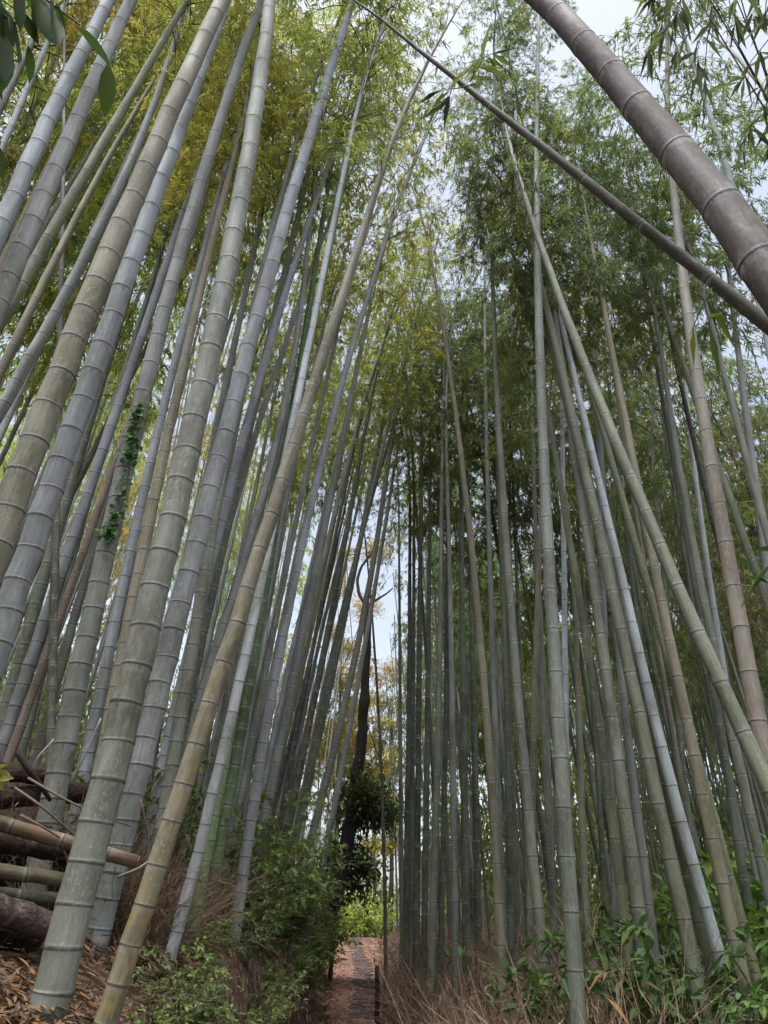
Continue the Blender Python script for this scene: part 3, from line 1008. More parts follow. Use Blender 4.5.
rs = random.Random(9)
GF = 'leafy shrubs along the left bank'
for i in range(70):
    y = 3.1 + 14.0 * (i / 70) ** 1.25 + rs.uniform(-.3, .3)
    x = path_x(y) - path_hw(y) - (rs.uniform(-0.1, 0.5) if y < 6.5 else rs.uniform(0.18, 1.1))
    kind = rs.choice(['fern', 'oval', 'oval', 'fern'])
    shrub(kind, rs.randrange(3), x, y, rs.uniform(0.3, 0.45) if y < 4.4 else rs.uniform(0.35, 0.65) if y < 7 else rs.uniform(0.5, 1.05), rs.choice([(0.115, 0.16, 0.06), (0.16, 0.205, 0.075), (0.09, 0.125, 0.055)]),
          'small leafy green shrub on the bank edge left of the path', GF)
for i in range(34):
    y = 2.1 + 5.0 * i / 34
    x = path_x(y) - path_hw(y) - rs.uniform(0.0, 0.36)
    shrub(rs.choice(['fern', 'fern', 'oval']), rs.randrange(3), x, y, rs.uniform(0.25, 0.42), rs.choice([(0.13, 0.175, 0.065), (0.17, 0.20, 0.075)]), 'low fern like seedling on the steep bank face by the path', 'seedlings on the bank face')
for i in range(11):
    y = rs.uniform(4.6, 8.5)
    shrub('oval', rs.randrange(3), path_x(y) - path_hw(y) - rs.uniform(0.35, 1.5), y, rs.uniform(0.8, 1.25), (0.125, 0.175, 0.065), 'taller sparse leafy shrub among the culm bases on the left bank', 'tall shrubs among the left culms')
GU = 'leafy shrubs under the right grove'
for x, y, k in ((3.7, 8.6, 1.25), (3.95, 9.0, 1.4), (4.3, 9.6, 1.5), (4.0, 8.4, 1.3)):
    shrub('big', 1, x, y, k, (0.15, 0.24, 0.06), 'tall bright green shrub at the right edge behind the lowest culms', 'bright shrubs at the right edge')
for i, (x, y, k) in enumerate([(1.55, 5.2, 0.9), (1.95, 5.7, 1.0), (2.3, 6.4, 1.1), (1.7, 6.6, 1.2), (2.9, 7.2, 1.3), (3.4, 6.6, 1.2), (2.6, 8.2, 1.4), (3.8, 7.6, 1.5),
                               (4.3, 8.6, 1.6), (3.2, 9.4, 1.5), (2.2, 8.9, 1.2), (4.9, 9.6, 1.8), (1.95, 7.6, 1.1), (5.4, 10.6, 1.8), (4.2, 11, 1.7), (1.35, 4.5, 0.8), (1.75, 4.6, 0.9), (2.2, 5.0, 1.0), (2.6, 5.5, 1.1), (3.0, 6.0, 1.2), (2.0, 4.2, 0.7), (2.5, 4.6, 0.8), (3.6, 5.6, 1.3), (1.5, 5.9, 1.0), (3.9, 6.6, 1.5), (2.3, 7.4, 1.3), (3.3, 8.2, 1.5)]):
    shrub('big' if i % 3 else 'oval', i, x, y, k * (0.78 if y > 5.6 else 0.6), random.choice([(0.08, 0.14, 0.045), (0.115, 0.18, 0.055), (0.145, 0.21, 0.06)]), 'bushy green shrub with broad leaves under the right grove', GU)
shrub('big', 0, -1.78, 2.9, 0.42, (0.25, 0.23, 0.06), 'pale yellow green seedling at the left edge above the logs', None, dz=0.25)
shrub('oval', 2, -0.62, 3.35, 0.35, (0.16, 0.22, 0.045), 'tiny bright green seedling in the litter at the foot of the whitish bamboo', None)
GC = 'bright green bushes beyond the path crest'
for i, (x, y, k) in enumerate([(-2.1, 27.5, 1.9), (-2.5, 29, 2.4), (-1.9, 30.5, 2.0), (-2.9, 31, 2.6), (-0.2, 31.5, 1.4), (-1.35, 31.5, 2.3), (-1.0, 33.0, 2.4), (-0.6, 34.5, 2.2), (-1.6, 34, 2.8)]):
    shrub('oval', i, x, y, k, (0.30, 0.36, 0.08), 'bright yellow green bush where the path tops out', GC)

# ------------------------------------------------------------------ dry brush right of the path
def make_brush(seed, n=150, h=1.0, r=0.35):
    rs = np.random.default_rng(seed)
    mb = MB()
    for i in range(n):
        az, q = rs.uniform(0, 6.283), r * math.sqrt(rs.random())
        b = np.array([q * math.cos(az), q * math.sin(az), 0])
        d = unit(np.array([math.cos(az) * 0.35, math.sin(az) * 0.35, 1]) + rs.normal(0, 0.3, 3))
        L = h * rs.uniform(0.35, 1.1)
        tt = np.linspace(0, 1, 5)
        side = rs.normal(0, 0.22, 3)
        P = b + d * (L * tt)[:, None] + (side + np.array([0, 0, -0.22])) * (L * tt ** 2)[:, None]
        tube(mb, P, np.linspace(0.0035, 0.001, 5) * rs.uniform(0.7, 1.4), 3, False)
        for k in range(2):
            t = rs.uniform(0.3, 0.9)
            q0 = np.array([np.interp(t, tt, P[:, c]) for c in range(3)])
            e = q0 + unit(d + rs.normal(0, 0.8, 3)) * L * 0.25
            tube(mb, np.array([q0, (q0 + e) / 2 + rs.normal(0, 0.01, 3), e]), [0.0016, 0.0013, 0.0008], 3, False)
    return mb.mesh('brush_twigs', M_TWIG, False)


BRUSH = [make_brush(71), make_brush(72, 170, 1.15), make_brush(73, 130, 0.8)]
BRLEAF = []
for i in range(2):
    rs2 = np.random.default_rng(90 + i)
    mb = MB()
    n = 130
    P = rs2.normal(0, 0.24, (n, 3))
    P[:, 2] = rs2.uniform(0.05, 0.75, n)
    L = rs2.uniform(0.07, 0.15, n)
    leaves(mb, P, rs2.normal(0, 1, (n, 3)) + np.array([0, 0, -0.8]), L, L * 0.16, 0.3)
    BRLEAF.append(mb.mesh('brush_leaves', M_DRYLEAF, False))
GB = 'dry brown brush beside the path'
rs = random.Random(31)
k = 0
for i in range(46):
    y = 4.6 + 11 * (i / 46) ** 1.2 + rs.uniform(-.25, .25)
    x = path_x(y) + path_hw(y) + 0.2 + (rs.random() ** 0.9) * (0.25 + 0.17 * y)
    r = empty('dry_brush', (x, y, ground(x, y) - 0.03), 'tangle of dry brown twigs and withered stems at the right path edge', 'brush', GB)
    r.rotation_euler = (0, 0, rs.uniform(0, 6.28))
    s = rs.uniform(0.75, 1.15)
    r.scale = (s, s, s * rs.uniform(0.75, 1.0))
    link('twigs', BRUSH[i % 3], r, color=jig((0.27, 0.195, 0.145), 0.25))
    link('withered_leaves', BRLEAF[i % 2], r, color=jig((0.22, 0.15, 0.10), 0.2))


def stick(name, pts, r, label, cat, col, group=None, mat=None, sides=6):
    P = np.array([tuple(p) for p in pts])
    tt = np.linspace(0, 1, len(P))
    t2 = np.linspace(0, 1, len(P) * 3)
    Q = np.stack([np.interp(t2, tt, P[:, i]) for i in range(3)], -1)
    Q[1:-1] = (Q[:-2] + 2 * Q[1:-1] + Q[2:]) / 4
    o0 = Q[0].copy()
    mb = MB()
    tube(mb, Q - o0, np.linspace(r, r * 0.55, len(Q)), sides, True)
    o = link(name, mb.mesh(name, mat or M_TWIG), None, o0, col)
    return tag(o, label, cat, group)


stick('fallen_branch', [at(488, 998, 6.6), at(484, 988, 6.65), at(494, 984, 6.7), at(505, 977, 6.75)], 0.012, 'bent pale bare branch looping out of the dry brush', 'branch', (0.32, 0.27, 0.22))
stick('fallen_branch', [at(487, 994, 6.55), at(497, 1005, 6.5), at(506, 1016, 6.5)], 0.012, 'straight pale bare branch sloping down out of the dry brush', 'branch', (0.34, 0.29, 0.24))
stick('fallen_branch', [at(386, 985, 9.5), at(394, 998, 9.3), at(402, 1012, 9.2)], 0.014, 'pale grey forked stick lying at the path edge', 'branch', (0.24, 0.2, 0.17))
p = at(377, 1004, 9.2)
gz = ground(p.x, p.y)
mb = MB()
hh = at(378, 966, 9.2).z - gz
tube(mb, [(0, 0, -0.1), (0.005, 0, hh * 0.5), (0.0, 0.01, hh - 0.02), (0, 0.01, hh)], [0.034, 0.033, 0.031, 0.024], 8, True)
tag(link('wooden_post', mb.mesh('wooden_post', M_CHAR), None, (p.x, p.y, gz)), 'short dark wooden post at the right edge of the path', 'post')

# ------------------------------------------------------------------ log heap at lower left
def log(pa, pb, da, db, r, label, col=None, hollow=False, bamboo=False, cat='log'):
    A, B = at(*pa, da), at(*pb, db)
    d = B - A
    L = d.length
    n = 12
    q = np.linspace(0, 1, n)
    rs_ = np.random.default_rng(int(pa[1] * 3 + pb[0]))
    wob = rs_.normal(0, r * 0.05, (n, 3))
    Pp = np.array([tuple(d * float(t)) for t in q]) + wob
    root = empty('fallen_log' if not bamboo else 'cut_bamboo', A, label, cat, 'cut logs heaped on the left bank')
    if bamboo:
        def ax(s):
            return np.stack([np.interp(s, q * L, Pp[:, i]) for i in range(3)], -1)
        me = culm_mesh(ax, L, r * 1.05, 14, rs_, 0.2, 0.0, 0.2, taper=0.12)
        body = link('culm', me, root, color=col)
    else:
        mb_ = MB()
        tube(mb_, Pp, r * (1 + rs_.normal(0, 0.04, n)), 14, True)
        body = link('bark', mb_.mesh('bark', M_LOG), root, color=col or (1, 1, 1))
    # sawn end face
    mb_ = MB()
    t3 = d.normalized()
    tube(mb_, np.array([tuple(d), tuple(d + t3 * 0.004)]), [r * 0.86, r * 0.80], 12, True)
    link('cut_end', mb_.mesh('cut_end', M_BARK), body)
    return root


log((-40, 812), (137, 862), 2.9, 3.05, 0.029, 'brown cut bamboo pole on top of the log heap', (0.165, 0.098, 0.068), bamboo=True)
log((-40, 866), (72, 881), 2.8, 2.95, 0.029, 'tan cut bamboo pole second from the top of the log heap', (0.14, 0.10, 0.072), bamboo=True)
log((-40, 893), (66, 900), 2.85, 3.05, 0.03, 'dark rotten pole in the middle of the log heap', (0.06, 0.045, 0.038), bamboo=True)
log((-45, 896), (60, 930), 2.6, 2.8, 0.052, 'thick pinkish grey log at the bottom of the heap')
log((-30, 838), (60, 850), 3.0, 3.2, 0.045, 'dark brown log behind the poles of the heap', col=(0.5, 0.45, 0.4))
log((-30, 768), (66, 778), 3.5, 3.6, 0.045, 'dark short log high at the back of the heap', col=(0.5, 0.45, 0.4))
log((-30, 800), (90, 792), 3.4, 3.7, 0.05, 'grey brown log crossing the back of the heap', col=(0.5, 0.45, 0.4))
log((-30, 918), (40, 940), 2.75, 2.85, 0.055, 'dark log half buried under the pinkish grey one', col=(0.5, 0.45, 0.4))
log((-30, 855), (95, 842), 3.25, 3.4, 0.05, 'dark log behind the brown cut pole', col=(0.45, 0.42, 0.36))
log((-30, 822), (50, 834), 3.1, 3.2, 0.04, 'short dark log wedged above the brown cut pole', col=(0.4, 0.35, 0.3))
log((-30, 880), (80, 868), 3.2, 3.4, 0.05, 'dark log wedged between the two cut bamboo poles', col=(0.4, 0.34, 0.3))
stick('fallen_branch', [at(18, 752, 3.1), at(30, 772, 3.05), at(44, 790, 3.1), at(50, 800, 3.15)], 0.016, 'short black broken branch sticking up behind the logs', 'branch', (0.03, 0.024, 0.02))
for i, (pts, lab, c) in enumerate([
        ([(28, 778, 2.8), (60, 797, 2.75), (95, 814, 2.8), (130, 826, 3.0)], 'long thin curved twig arching over the log heap', (0.14, 0.11, 0.085)),
        ([(15, 788, 2.7), (40, 805, 2.65), (62, 824, 2.7), (82, 842, 2.75)], 'bent twig lying across the brown cut pole', (0.13, 0.10, 0.08)),
        ([(32, 770, 3.0), (38, 757, 3.0), (54, 739, 3.05)], 'pale forked twig upright behind the black branch', (0.34, 0.33, 0.30)),
        ([(70, 783, 3.0), (84, 757, 3.0), (101, 718, 3.05)], 'pale straight twig leaning on the ivy clad bamboo', (0.34, 0.33, 0.30)),
        ([(20, 815, 2.65), (45, 828, 2.65), (60, 838, 2.7)], 'short twig on the left of the brown cut pole', (0.15, 0.12, 0.09)),
        ([(115, 878, 3.2), (140, 868, 3.2), (160, 852, 3.3)], 'pale twig between the thick grey and the ochre bamboo', (0.26, 0.23, 0.2)),
        ([(140, 800, 3.3), (150, 840, 3.3), (140, 905, 3.2)], 'dead drooping twig left of the ochre bamboo', (0.15, 0.12, 0.09))]):
    stick('fallen_twig', [at(*q) for q in pts], 0.006, lab, 'twig', c)
rs = random.Random(77)
GT = 'dead brushwood on the left bank'
for i in range(26):
    px, py = rs.uniform(0, 190), rs.uniform(790, 930)
    d = rs.uniform(3.3, 4.4)
    p = at(px, py, d)
    gz = ground(p.x, p.y)
    r = empty('dead_brushwood', (p.x, p.y, gz - 0.02), 'clump of dead brown twigs on the bank around the log heap and the ochre bamboo', 'brushwood', GT)
    r.rotation_euler = (rs.uniform(-.5, .5), rs.uniform(-.5, .5), rs.uniform(0, 6.28))
    s = rs.uniform(0.35, 0.6)
    r.scale = (s, s, s)
    link('twigs', BRUSH[i % 3], r, color=(0.12, 0.085, 0.06))
    link('withered_leaves', BRLEAF[i % 2], r, color=(0.16, 0.10, 0.06))

# ------------------------------------------------------------------ dead black tree by the path
Zt = 12.5
base = at(318, 925, Zt)
root = empty('dead_tree', base, 'dead blackened tree trunk leaning right, forked bare at its broken top', 'tree')
pts = [base] + [on_plane(x, y, base.y) for x, y in ((334, 905), (346, 850), (357, 780), (362, 735), (365, 690), (367, 645), (368, 606))]
zg = ground(base.x, base.y)
b2 = Vector((base.x - 0.15, base.y, zg - 0.1))
P = np.array([tuple(q - base) for q in [b2] + pts])
t = np.linspace(0, 1, len(P))
t2 = np.linspace(0, 1, 40)
Q = np.stack([np.interp(t2, t, P[:, i]) for i in range(3)], -1)
r8 = np.random.default_rng(3)
Q[1:-1] += r8.normal(0, 0.010, (38, 3))
mb = MB()
tube(mb, Q, np.linspace(0.155, 0.075, 40) * (1 + r8.normal(0, 0.08, 40)), 12, True)
dead_trunk = link('trunk', mb.mesh('trunk', M_CHAR), root)
for br_pts, ra, rb in (([(366, 606), (359, 594), (357, 580), (361, 567), (371, 554), (378, 542), (381, 518), (385, 500), (397, 487)], 0.04, 0.016),
                       ([(366, 606), (376, 600), (386, 594), (393, 588)], 0.036, 0.014)):
    P = np.array([tuple(on_plane(x, y, base.y) - base) for x, y in br_pts])
    t = np.linspace(0, 1, len(P))
    t2 = np.linspace(0, 1, len(P) * 3)
    Q = np.stack([np.interp(t2, t, P[:, i]) for i in range(3)], -1)
    mb = MB()
    tube(mb, Q, np.linspace(ra, rb, len(Q)), 8, True)
    link('branch', mb.mesh('branch', M_CHAR if ra > .08 else M_BARK), dead_trunk)


# ------------------------------------------------------------------ small broadleaf trees
def leafy_tree(name, base, trunk, blobs, n, leaf, col, label, asp=0.5, droop=0.15, r0=0.05, seed=1, cat='tree', dark=(0.06, 0.045, 0.035), group=None):
    """trunk: points; blobs: (centre, radius) clumps that the boughs reach"""
    rs_ = np.random.default_rng(seed)
    root_ = empty(name, base, label, cat, group)
    mb_ = MB()
    Tp = np.array([tuple(Vector(q) - base) for q in trunk])
    tube(mb_, Tp, np.linspace(r0, r0 * 0.35, len(Tp)), 8, True)
    o = link('trunk', mb_.mesh('trunk', M_BARK), root_)
    P_, D_, L_ = [], [], []
    mb_ = MB()
    for c, rad in blobs:
        c = np.array(tuple(Vector(c) - base))
        s = Tp[int(rs_.integers(len(Tp) // 2, len(Tp)))]
        tube(mb_, np.array([s, (s + c) / 2 + np.array([0, 0, -0.05]), c]), [r0 * 0.3, r0 * 0.2, r0 * 0.08], 5, False)
        for k in range(int(n * rad ** 1.5)):
            d = unit(rs_.normal(0, 1, 3)) * rad * rs_.uniform(0.3, 1.0) * np.array([1, 1, 0.7])
            e = c + d
            tube(mb_, np.array([c + d * 0.2, e]), [0.004, 0.002], 3, False)
            for j in range(7):
                P_.append(e + rs_.normal(0, leaf * 0.9, 3))
                D_.append(unit(d) * 0.5 + rs_.normal(0, 0.7, 3) + np.array([0, 0, -0.2]))
                L_.append(leaf * rs_.uniform(0.7, 1.2))
    link('boughs', mb_.mesh('boughs', M_TWIG), o, color=dark)
    mb_ = MB()
    L_ = np.array(L_)
    leaves(mb_, P_, D_, L_, L_ * asp, droop)
    link('crown', mb_.mesh('crown', M_BROAD, False), root_, color=col)
    return root_


d0 = 13.5
tb = at(331, 935, d0)
tb.z = ground(tb.x, tb.y) - 0.05
leafy_tree('evergreen_tree', tb, [tb, at(337, 900, d0), at(345, 870, d0), at(352, 840, d0), at(362, 815, d0)],
           [(at(368, 800, d0), 0.42), (at(383, 808, d0), 0.36), (at(360, 785, d0), 0.32), (at(352, 815, d0), 0.36), (at(375, 820, d0), 0.26), (at(345, 850, d0 + .2), 0.4), (at(358, 862, d0), 0.3),
            (at(366, 870, d0), 0.22), (at(338, 872, d0 + .2), 0.42), (at(330, 895, d0 + .3), 0.4), (at(362, 893, d0), 0.15), (at(347, 795, d0 + .3), 0.25)], 190, 0.125, (0.060, 0.088, 0.036),
           'small dark glossy evergreen tree overhanging the path from the left', r0=0.045, seed=4)
for i, (px, d, hpx, wd, col, lab) in enumerate([
        (390, 33, 690, 2.0, (0.42, 0.36, 0.07), 'airy yellow tree behind the thin brown bamboo at the path end'),
        (332, 34, 540, 3.0, (0.46, 0.33, 0.09), 'golden tinted tree behind the dead forked trunk'),
        (366, 38, 760, 1.7, (0.36, 0.34, 0.09), 'yellow green tree low over the path crest')]):
    b = at(px, 935, d)
    b.z = ground(b.x, b.y) - 0.1
    top = on_plane(px, hpx, b.y)
    hh = top.z - b.z
    rs2 = np.random.default_rng(60 + i)
    bl = []
    for k in range(16):
        u = rs2.uniform(0.3, 1)
        a = rs2.uniform(0, 6.28)
        rr = wd * rs2.uniform(0.1, 0.9) * (1.1 - 0.7 * abs(u - 0.6))
        bl.append(((b.x + rr * math.cos(a), b.y + rr * math.sin(a), b.z + hh * u), wd * rs2.uniform(0.28, 0.45)))
    leafy_tree('yellow_tree', b, [b, b + Vector((0.1, 0, hh * 0.3)), b + Vector((0.0, 0.1, hh * 0.6)), b + Vector((0.1, 0, hh * 0.95))], bl, 130, 0.13, col, lab, 0.42, r0=0.13, seed=70 + i)

# ------------------------------------------------------------------ near leaf sprays
def spray(root_, base, specs, col, leaf_asp, seed, mat=M_BROAD, oval=True, twig_r=0.004, stem=(0.06, 0.05, 0.035), nm=('twigs', 'leaves')):
    """specs: list of (points of a twig, [(point, direction, length), ...])"""
    mb_, lf_ = MB(), MB()
    P_, D_, L_ = [], [], []
    for pts_, lv in specs:
        A = np.array([tuple(Vector(q) - base) for q in pts_])
        tube(mb_, A, np.linspace(twig_r, twig_r * 0.45, len(A)), 5, False)
        for p_, d_, l_ in lv:
            P_.append(tuple(Vector(p_) - base)), D_.append(tuple(d_)), L_.append(l_)
    L_ = np.array(L_)
    (broad_leaves if oval else leaves)(lf_, P_, D_, L_, L_ * leaf_asp, 0.12)
    link(nm[0], mb_.mesh(nm[0], M_TWIG), root_, color=stem)
    link(nm[1], lf_.mesh(nm[1], mat, True), root_, color=col)


def px_leaf(a, b, d, dz=0.0):
    A, B = at(*a, d), at(*b, d + dz)
    return A, B - A, (B - A).length


# broadleaf sapling, its trunk just outside the frame at left, one bough hanging into the corner
d = 1.5
sb = Vector((-1.30, 1.05, 0))
sb.z = ground(sb.x, sb.y) - 0.05
tr = empty('broadleaf_sapling', sb, 'dark broad leaves of a sapling hanging into the upper left corner', 'sapling')
mb = MB()
topp = at(-60, -70, d)
tk = [sb, sb + Vector((0.02, 0.02, 1.0)), (sb + topp) / 2 + Vector((-0.08, 0, 0.5)), topp]
tube(mb, np.array([tuple(Vector(q) - sb) for q in tk]), [0.022, 0.019, 0.014, 0.008], 8, True)
link('trunk', mb.mesh('trunk', M_BARK), tr)
specs = [([topp, at(-10, -25, d), at(40, -5, d), at(80, 25, d)], [
    px_leaf((76, 26), (112, 66), d, 0.05), px_leaf((108, 62), (106, 115), d, 0.02), px_leaf((38, -4), (60, 42), d, -0.04), px_leaf((30, -10), (35, 40), d, 0.03), px_leaf((55, 2), (66, 30), d), px_leaf((50, 0), (52, 34), d, -.05), px_leaf((20, -20), (48, 22), d, .05), px_leaf((10, -18), (22, 30), d, -.04), px_leaf((64, 12), (40, 30), d, .08), px_leaf((0, -10), (6, 40), d)]),
    ([topp, at(-20, 0, d), at(8, 18, d), at(12, 50, d)], [
        px_leaf((10, 48), (0, 92), d, 0.04), px_leaf((12, 20), (20, 62), d, -0.03), px_leaf((2, 5), (15, 45), d), px_leaf((28, 45), (30, 82), d, 0.05), px_leaf((14, 30), (4, 60), d, 0.06), px_leaf((-5, 30), (8, 78), d, -.05), px_leaf((20, 10), (40, 44), d, .03), px_leaf((5, 12), (-2, 70), d, .05)]),
    ([at(-20, 0, d), at(-25, 60, d), at(-15, 130, d)], [px_leaf((-20, 100), (0, 150), d), px_leaf((-15, 130), (6, 178), d, 0.03), px_leaf((-22, 60), (-5, 100), d)])]
spray(tr, sb, specs, (0.045, 0.075, 0.028), 0.36, 1)

# bamboo leaves on the thin overhead culm
LS = random.Random(4)


def bamboo_spray(root_, base, tips, col, n=9, lf_len=0.12, seed=0, names=('twigs', 'foliage')):
    rs_ = random.Random(seed)
    specs_ = []
    for pts_ in tips:
        lv = []
        e, s = Vector(pts_[-1]), Vector(pts_[0])
        for k in range(n):
            f = rs_.uniform(0.25, 1.0)
            j = min(int(f * (len(pts_) - 1)), len(pts_) - 2)
            g = f * (len(pts_) - 1) - j
            p_ = Vector(pts_[j]).lerp(Vector(pts_[j + 1]), g)
            dd = (e - s).normalized() * 0.8 + Vector((rs_.gauss(0, .55), rs_.gauss(0, .55), rs_.gauss(-.45, .4)))
            lv.append((p_, dd, lf_len * rs_.uniform(0.7, 1.2)))
        specs_.append((pts_, lv))
    spray(root_, base, specs_, col, 0.15, seed, M_LEAF, False, 0.0025, (0.06, 0.06, 0.03), names)


tb0 = THIN.location.copy()
bamboo_spray(THIN, tb0, [[at(470, 82, 2.32), at(475, 72, 2.3), at(482, 62, 2.3)], [at(475, 84, 2.32), at(460, 88, 2.3), at(440, 90, 2.28)], [at(462, 76, 2.33), at(478, 60, 2.36), at(496, 52, 2.4)],
                         [at(460, 74, 2.33), at(452, 88, 2.3), at(447, 104, 2.28)]], (0.07, 0.09, 0.035), 6, 0.115, 3)
bamboo_spray(THIN, tb0, [[at(715, 292, 1.85), at(712, 310, 1.83), at(708, 330, 1.82)], [at(712, 288, 1.85), at(700, 310, 1.8), at(690, 335, 1.78)]], (0.07, 0.095, 0.035), 3, 0.13, 5)

# bamboo just outside the frame at right whose drooping twigs hang into the top right corner
rb = Vector((2.1, 2.0, 0))
rb.z = ground(rb.x, rb.y) - 0.05
dr = 3.2
r_ = empty('bamboo', rb, 'drooping dark bamboo twigs hanging into the upper right corner', 'bamboo', GR)
Lc = 6.2
c_axis = np.array([[0, 0, 0], [0.05, 0.02, 1.5], [0.12, 0.08, 3.0], [0.15, 0.2, 4.5], [0.12, 0.4, 6.0], [0.0, 0.6, 7.2]])
cc = np.concatenate([[0], np.cumsum(np.linalg.norm(np.diff(c_axis, axis=0), axis=1))])
link('culm', culm_mesh(lambda s: np.stack([np.interp(s, cc, c_axis[:, q]) for q in range(3)], -1), cc[-1], 0.03, 12, np.random.default_rng(2)), r_, color=TINT['gg'])
tips = []
for i in range(24):
    hx, hy = LS.uniform(645, 790), LS.uniform(-60, 45)
    dd = dr + LS.uniform(-0.4, 0.6)
    drop = LS.uniform(25, 75)
    a = at(hx + LS.uniform(-5, 25), hy - 10, dd)
    tips.append([a, at(hx, hy + drop * 0.5, dd), at(hx - LS.uniform(-5, 12), hy + drop, dd)])
for i in range(5):
    hx, hy = LS.uniform(745, 790), LS.uniform(70, 130)
    tips.append([at(hx + 20, hy - 20, dr), at(hx, hy, dr), at(hx - 14, hy + 26, dr)])
bamboo_spray(r_, rb, tips, (0.09, 0.11, 0.06), 9, 0.135, 8)
# boughs that carry those twigs
mb = MB()
for tpt in tips[::5]:
    e = Vector(tpt[0]) - rb
    zz = min(e.z, 6.6)
    s = Vector((0.12, 0.3, max(2.5, zz - 0.5)))
    tube(mb, np.array([tuple(s), tuple(s.lerp(e, .5) + Vector((0, 0, .15))), tuple(e)]), [0.006, 0.004, 0.002], 4, False)
link('branches', mb.mesh('branches', M_TWIG), r_, color=(0.08, 0.08, 0.05))
# two close leaves of a low bamboo shoot at the right edge
sb2 = Vector((1.15, 1.55, 0))
sb2.z = ground(sb2.x, sb2.y) - 0.05
r2 = empty('bamboo_shoot', sb2, 'long dark blurred leaf of a low shoot poking in at the right edge', 'shoot')
e = at(800, 560, 1.9)
bamboo_spray(r2, sb2, [[sb2, sb2.lerp(e, .5) + Vector((.06, 0, .1)), e]], (0.04, 0.065, 0.025), 0 + 1, 0.12, 2, ('stem', 'lower_leaf'))
lf2 = MB()
PL = [px_leaf((778, 556), (738, 608), 1.75), px_leaf((772, 585), (742, 573), 1.75), px_leaf((792, 550), (748, 548), 1.8)]
leaves(lf2, [tuple(q[0] - sb2) for q in PL], [tuple(q[1]) for q in PL], np.array([q[2] for q in PL]), np.array([q[2] * 0.2 for q in PL]), 0.05)
link('leaves', lf2.mesh('leaves', M_BROAD, False), r2, color=(0.05, 0.085, 0.03))

# ------------------------------------------------------------------ ivy on the grey culm
iv = []
for k in range(len(iv_pts := T('108,545 113,530 118,515 125,495 128,480 130,465 133,450 132,435 138,418 143,405'))):
    iv.append(on_plane(*iv_pts[k], at(38, 870, 0.115 * F / 25).y - 0.058))
root = empty('ivy_vine', iv[0], 'green ivy vine climbing the grey bamboo at left', 'vine')
mb, lf = MB(), MB()
A = np.array([tuple(q - iv[0]) for q in iv])
tube(mb, A, 0.003, 5, False)
link('stem', mb.mesh('stem', M_TWIG), root, color=(0.09, 0.07, 0.04))
r9 = np.random.default_rng(8)
f = r9.uniform(0, len(A) - 1, 230)
f = np.where(r9.random(230) < 0.35, f, np.where(r9.random(230) < .3, f * 0.25, 5 + f * 0.44))
Pq = np.stack([np.interp(f, np.arange(len(A)), A[:, i]) for i in range(3)], -1) + r9.normal(0, 1, (230, 3)) * np.array([0.022, 0.006, 0.012])
Pq[:, 1] -= 0.012
Ld = r9.uniform(0.018, 0.048, 230)
broad_leaves(lf, Pq, r9.normal(0, 1, (230, 3)) * np.array([1, .25, .7]) + np.array([0, -0.35, -0.35]), Ld, Ld * 0.85, 0.1, np.tile([0, -1.0, 0.4], (230, 1)))
link('leaves', lf.mesh('leaves', M_BROAD, True), root, color=(0.06, 0.135, 0.04))

# ------------------------------------------------------------------ far wood behind the grove (one mass)
mb, P_, D_, L_ = MB(), [], [], []
r7 = np.random.default_rng(12)
blobs = []
for i in range(900):
    q = r7.random()
    if q < 0.58:
        y = r7.uniform(26, 46)
        x = path_x(28) + 3.0 + r7.uniform(0, 0.75 * y)
        zt = 11.5 * r7.random() ** 1.35
    elif q < 0.9:
        y = r7.uniform(28, 48)
        x = path_x(28) - 3.5 - r7.uniform(0, 0.75 * y)
        zt = 10.5 * r7.random() ** 1.5
    else:
        y = r7.uniform(44, 56)
        x = r7.uniform(-8, 6)
        zt = 5.5 * r7.random() ** 1.5
    blobs.append((x, y, zt + 0.2))
for i in range(340):
    y = r7.uniform(17, 33)
    q = r7.random()
    x = path_x(y) + (2.6 + r7.uniform(0, 0.72 * y) if q < 0.66 else -3.0 - r7.uniform(0, 0.6 * y))
    blobs.append((x, y, 3.4 * r7.random() ** 1.3))
for x, y, zt in blobs:
    zg = ground(x, min(y, 60))
    n = 95
    d = unit(r7.normal(0, 1, (n, 3))) * r7.uniform(0.15, 1, (n, 1)) * np.array([1.5, 1.5, 1.1])
    pp = np.array([x, y, zg + zt]) + d
    pp[:, 2] = np.maximum(pp[:, 2], zg + 0.15)
    P_ += list(pp)
    D_ += list(r7.normal(0, 0.6, (n, 3)) + np.array([0, 0, -0.7]))
    L_ += list(r7.uniform(0.20, 0.36, n))
L_ = np.array(L_)
leaves(mb, np.array(P_), np.array(D_), L_, L_ * 0.30, 0.2)
fw = setting('far_woods', mb.mesh('far_woods', M_LEAF, False), 'stuff')
fw.color = (0.17, 0.19, 0.09, 1)

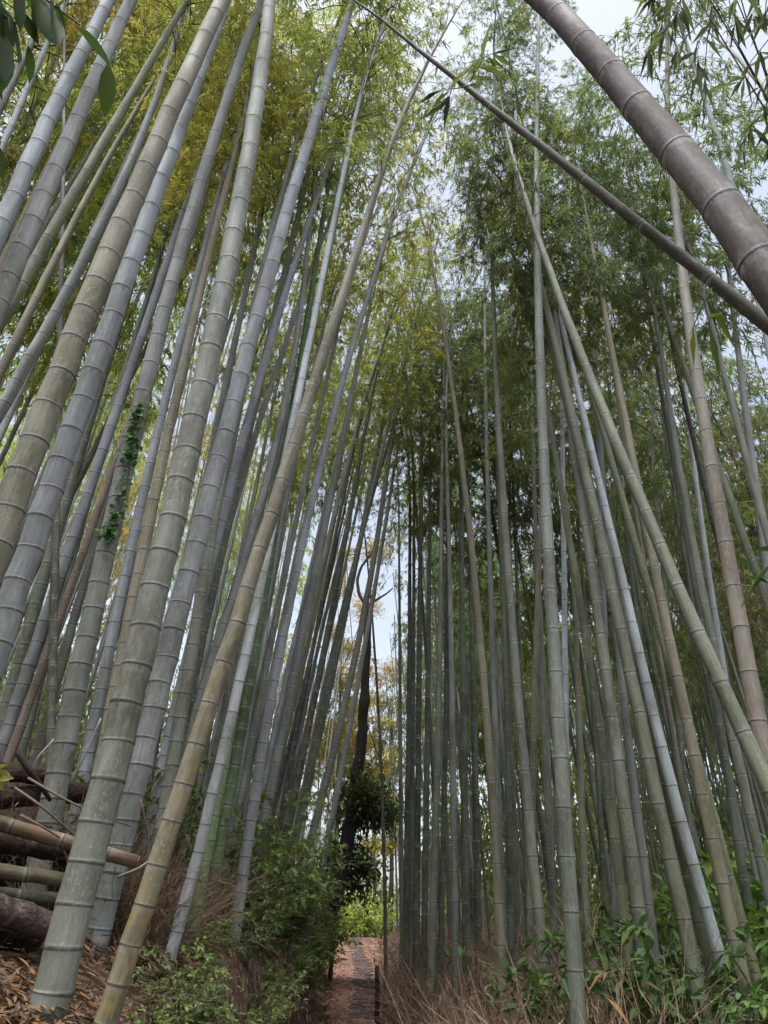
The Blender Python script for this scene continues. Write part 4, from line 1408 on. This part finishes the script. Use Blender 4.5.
r6 = np.random.default_rng(44)
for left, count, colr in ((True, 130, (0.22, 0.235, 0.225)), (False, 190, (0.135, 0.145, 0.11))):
    mb, done = MB(), 0
    while done < count:
        y = r6.uniform(11, 36)
        x = path_x(y) - r6.uniform(1.5, 2.0 + 0.5 * y) if left else path_x(y) + r6.uniform(1.25, 1.6 + 0.66 * y)
        if any((x - a_) ** 2 + (y - b_) ** 2 < 0.12 for a_, b_ in placed):
            continue
        done += 1
        zg = ground(x, y)
        hh = r6.uniform(9, 12.5)
        lx, ly, bb = (0.09 if left else -0.02) + r6.normal(0, 0.035), r6.normal(0, 0.04), r6.normal(0, 0.002)
        q = np.linspace(0, hh, 9)
        P = np.stack([x + lx * q + bb * q * q, y + ly * q, zg - 0.1 + q], -1)
        tube(mb, P, np.linspace(0.045, 0.018, 9) * r6.uniform(0.65, 1.05), 6, False, along=q, ring=0 * q, wax=0 * q, inode=0 * q + r6.random())
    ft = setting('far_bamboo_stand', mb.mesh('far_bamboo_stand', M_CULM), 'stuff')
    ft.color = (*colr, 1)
    ft['low_tint'] = (0.1, 0.11, 0.06)
    ft['low_height'] = 3.0

# ------------------------------------------------------------------ daylight: pale overcast
SUN_EL, SUN_AZ = R(76), R(190)          # azimuth clockwise from +Y
world = bpy.data.worlds.new('World')
SC.world = world
world.use_nodes = True
nt = world.node_tree
bg = nt.nodes['Background']
sky = nt.nodes.new('ShaderNodeTexSky')
sky.sky_type = 'NISHITA'
sky.sun_disc = False
sky.sun_elevation = SUN_EL
sky.sun_rotation = SUN_AZ
sky.air_density = 1.0
sky.dust_density = 3.0
sky.ozone_density = 2.0
hsv = nt.nodes.new('ShaderNodeHueSaturation')
hsv.inputs['Saturation'].default_value = 0.50
nt.links.new(sky.outputs[0], hsv.inputs['Color'])
nt.links.new(hsv.outputs[0], bg.inputs['Color'])
bg.inputs['Strength'].default_value = 0.082

sl = bpy.data.lights.new('sun', 'SUN')
sl.energy = 2.0
sl.angle = R(35)
sl.color = (0.985, 0.985, 1.0)
so = bpy.data.objects.new('sun', sl)
COL.objects.link(so)
dirv = Vector((math.sin(SUN_AZ) * math.cos(SUN_EL), math.cos(SUN_AZ) * math.cos(SUN_EL), math.sin(SUN_EL)))
so.rotation_euler = dirv.to_track_quat('Z', 'Y').to_euler()
so.location = (0, 0, 30)

# ------------------------------------------------------------------ render settings
vs = SC.view_settings
SC.display_settings.display_device = 'sRGB'
vs.view_transform = 'Standard'
vs.look = 'None'
vs.gamma = 1
vs.use_curve_mapping = False
vs.exposure = 1.9
SC.render.engine = 'CYCLES'
cy = SC.cycles
cy.use_denoising = True
try:
    cy.denoiser = 'OPENIMAGEDENOISE'
except Exception:
    pass
cy.max_bounces = 5
cy.diffuse_bounces = 3
cy.glossy_bounces = 2
cy.transmission_bounces = 3
cy.use_adaptive_sampling = True
cy.adaptive_threshold = 0.05
cy.debug_use_spatial_splits = True
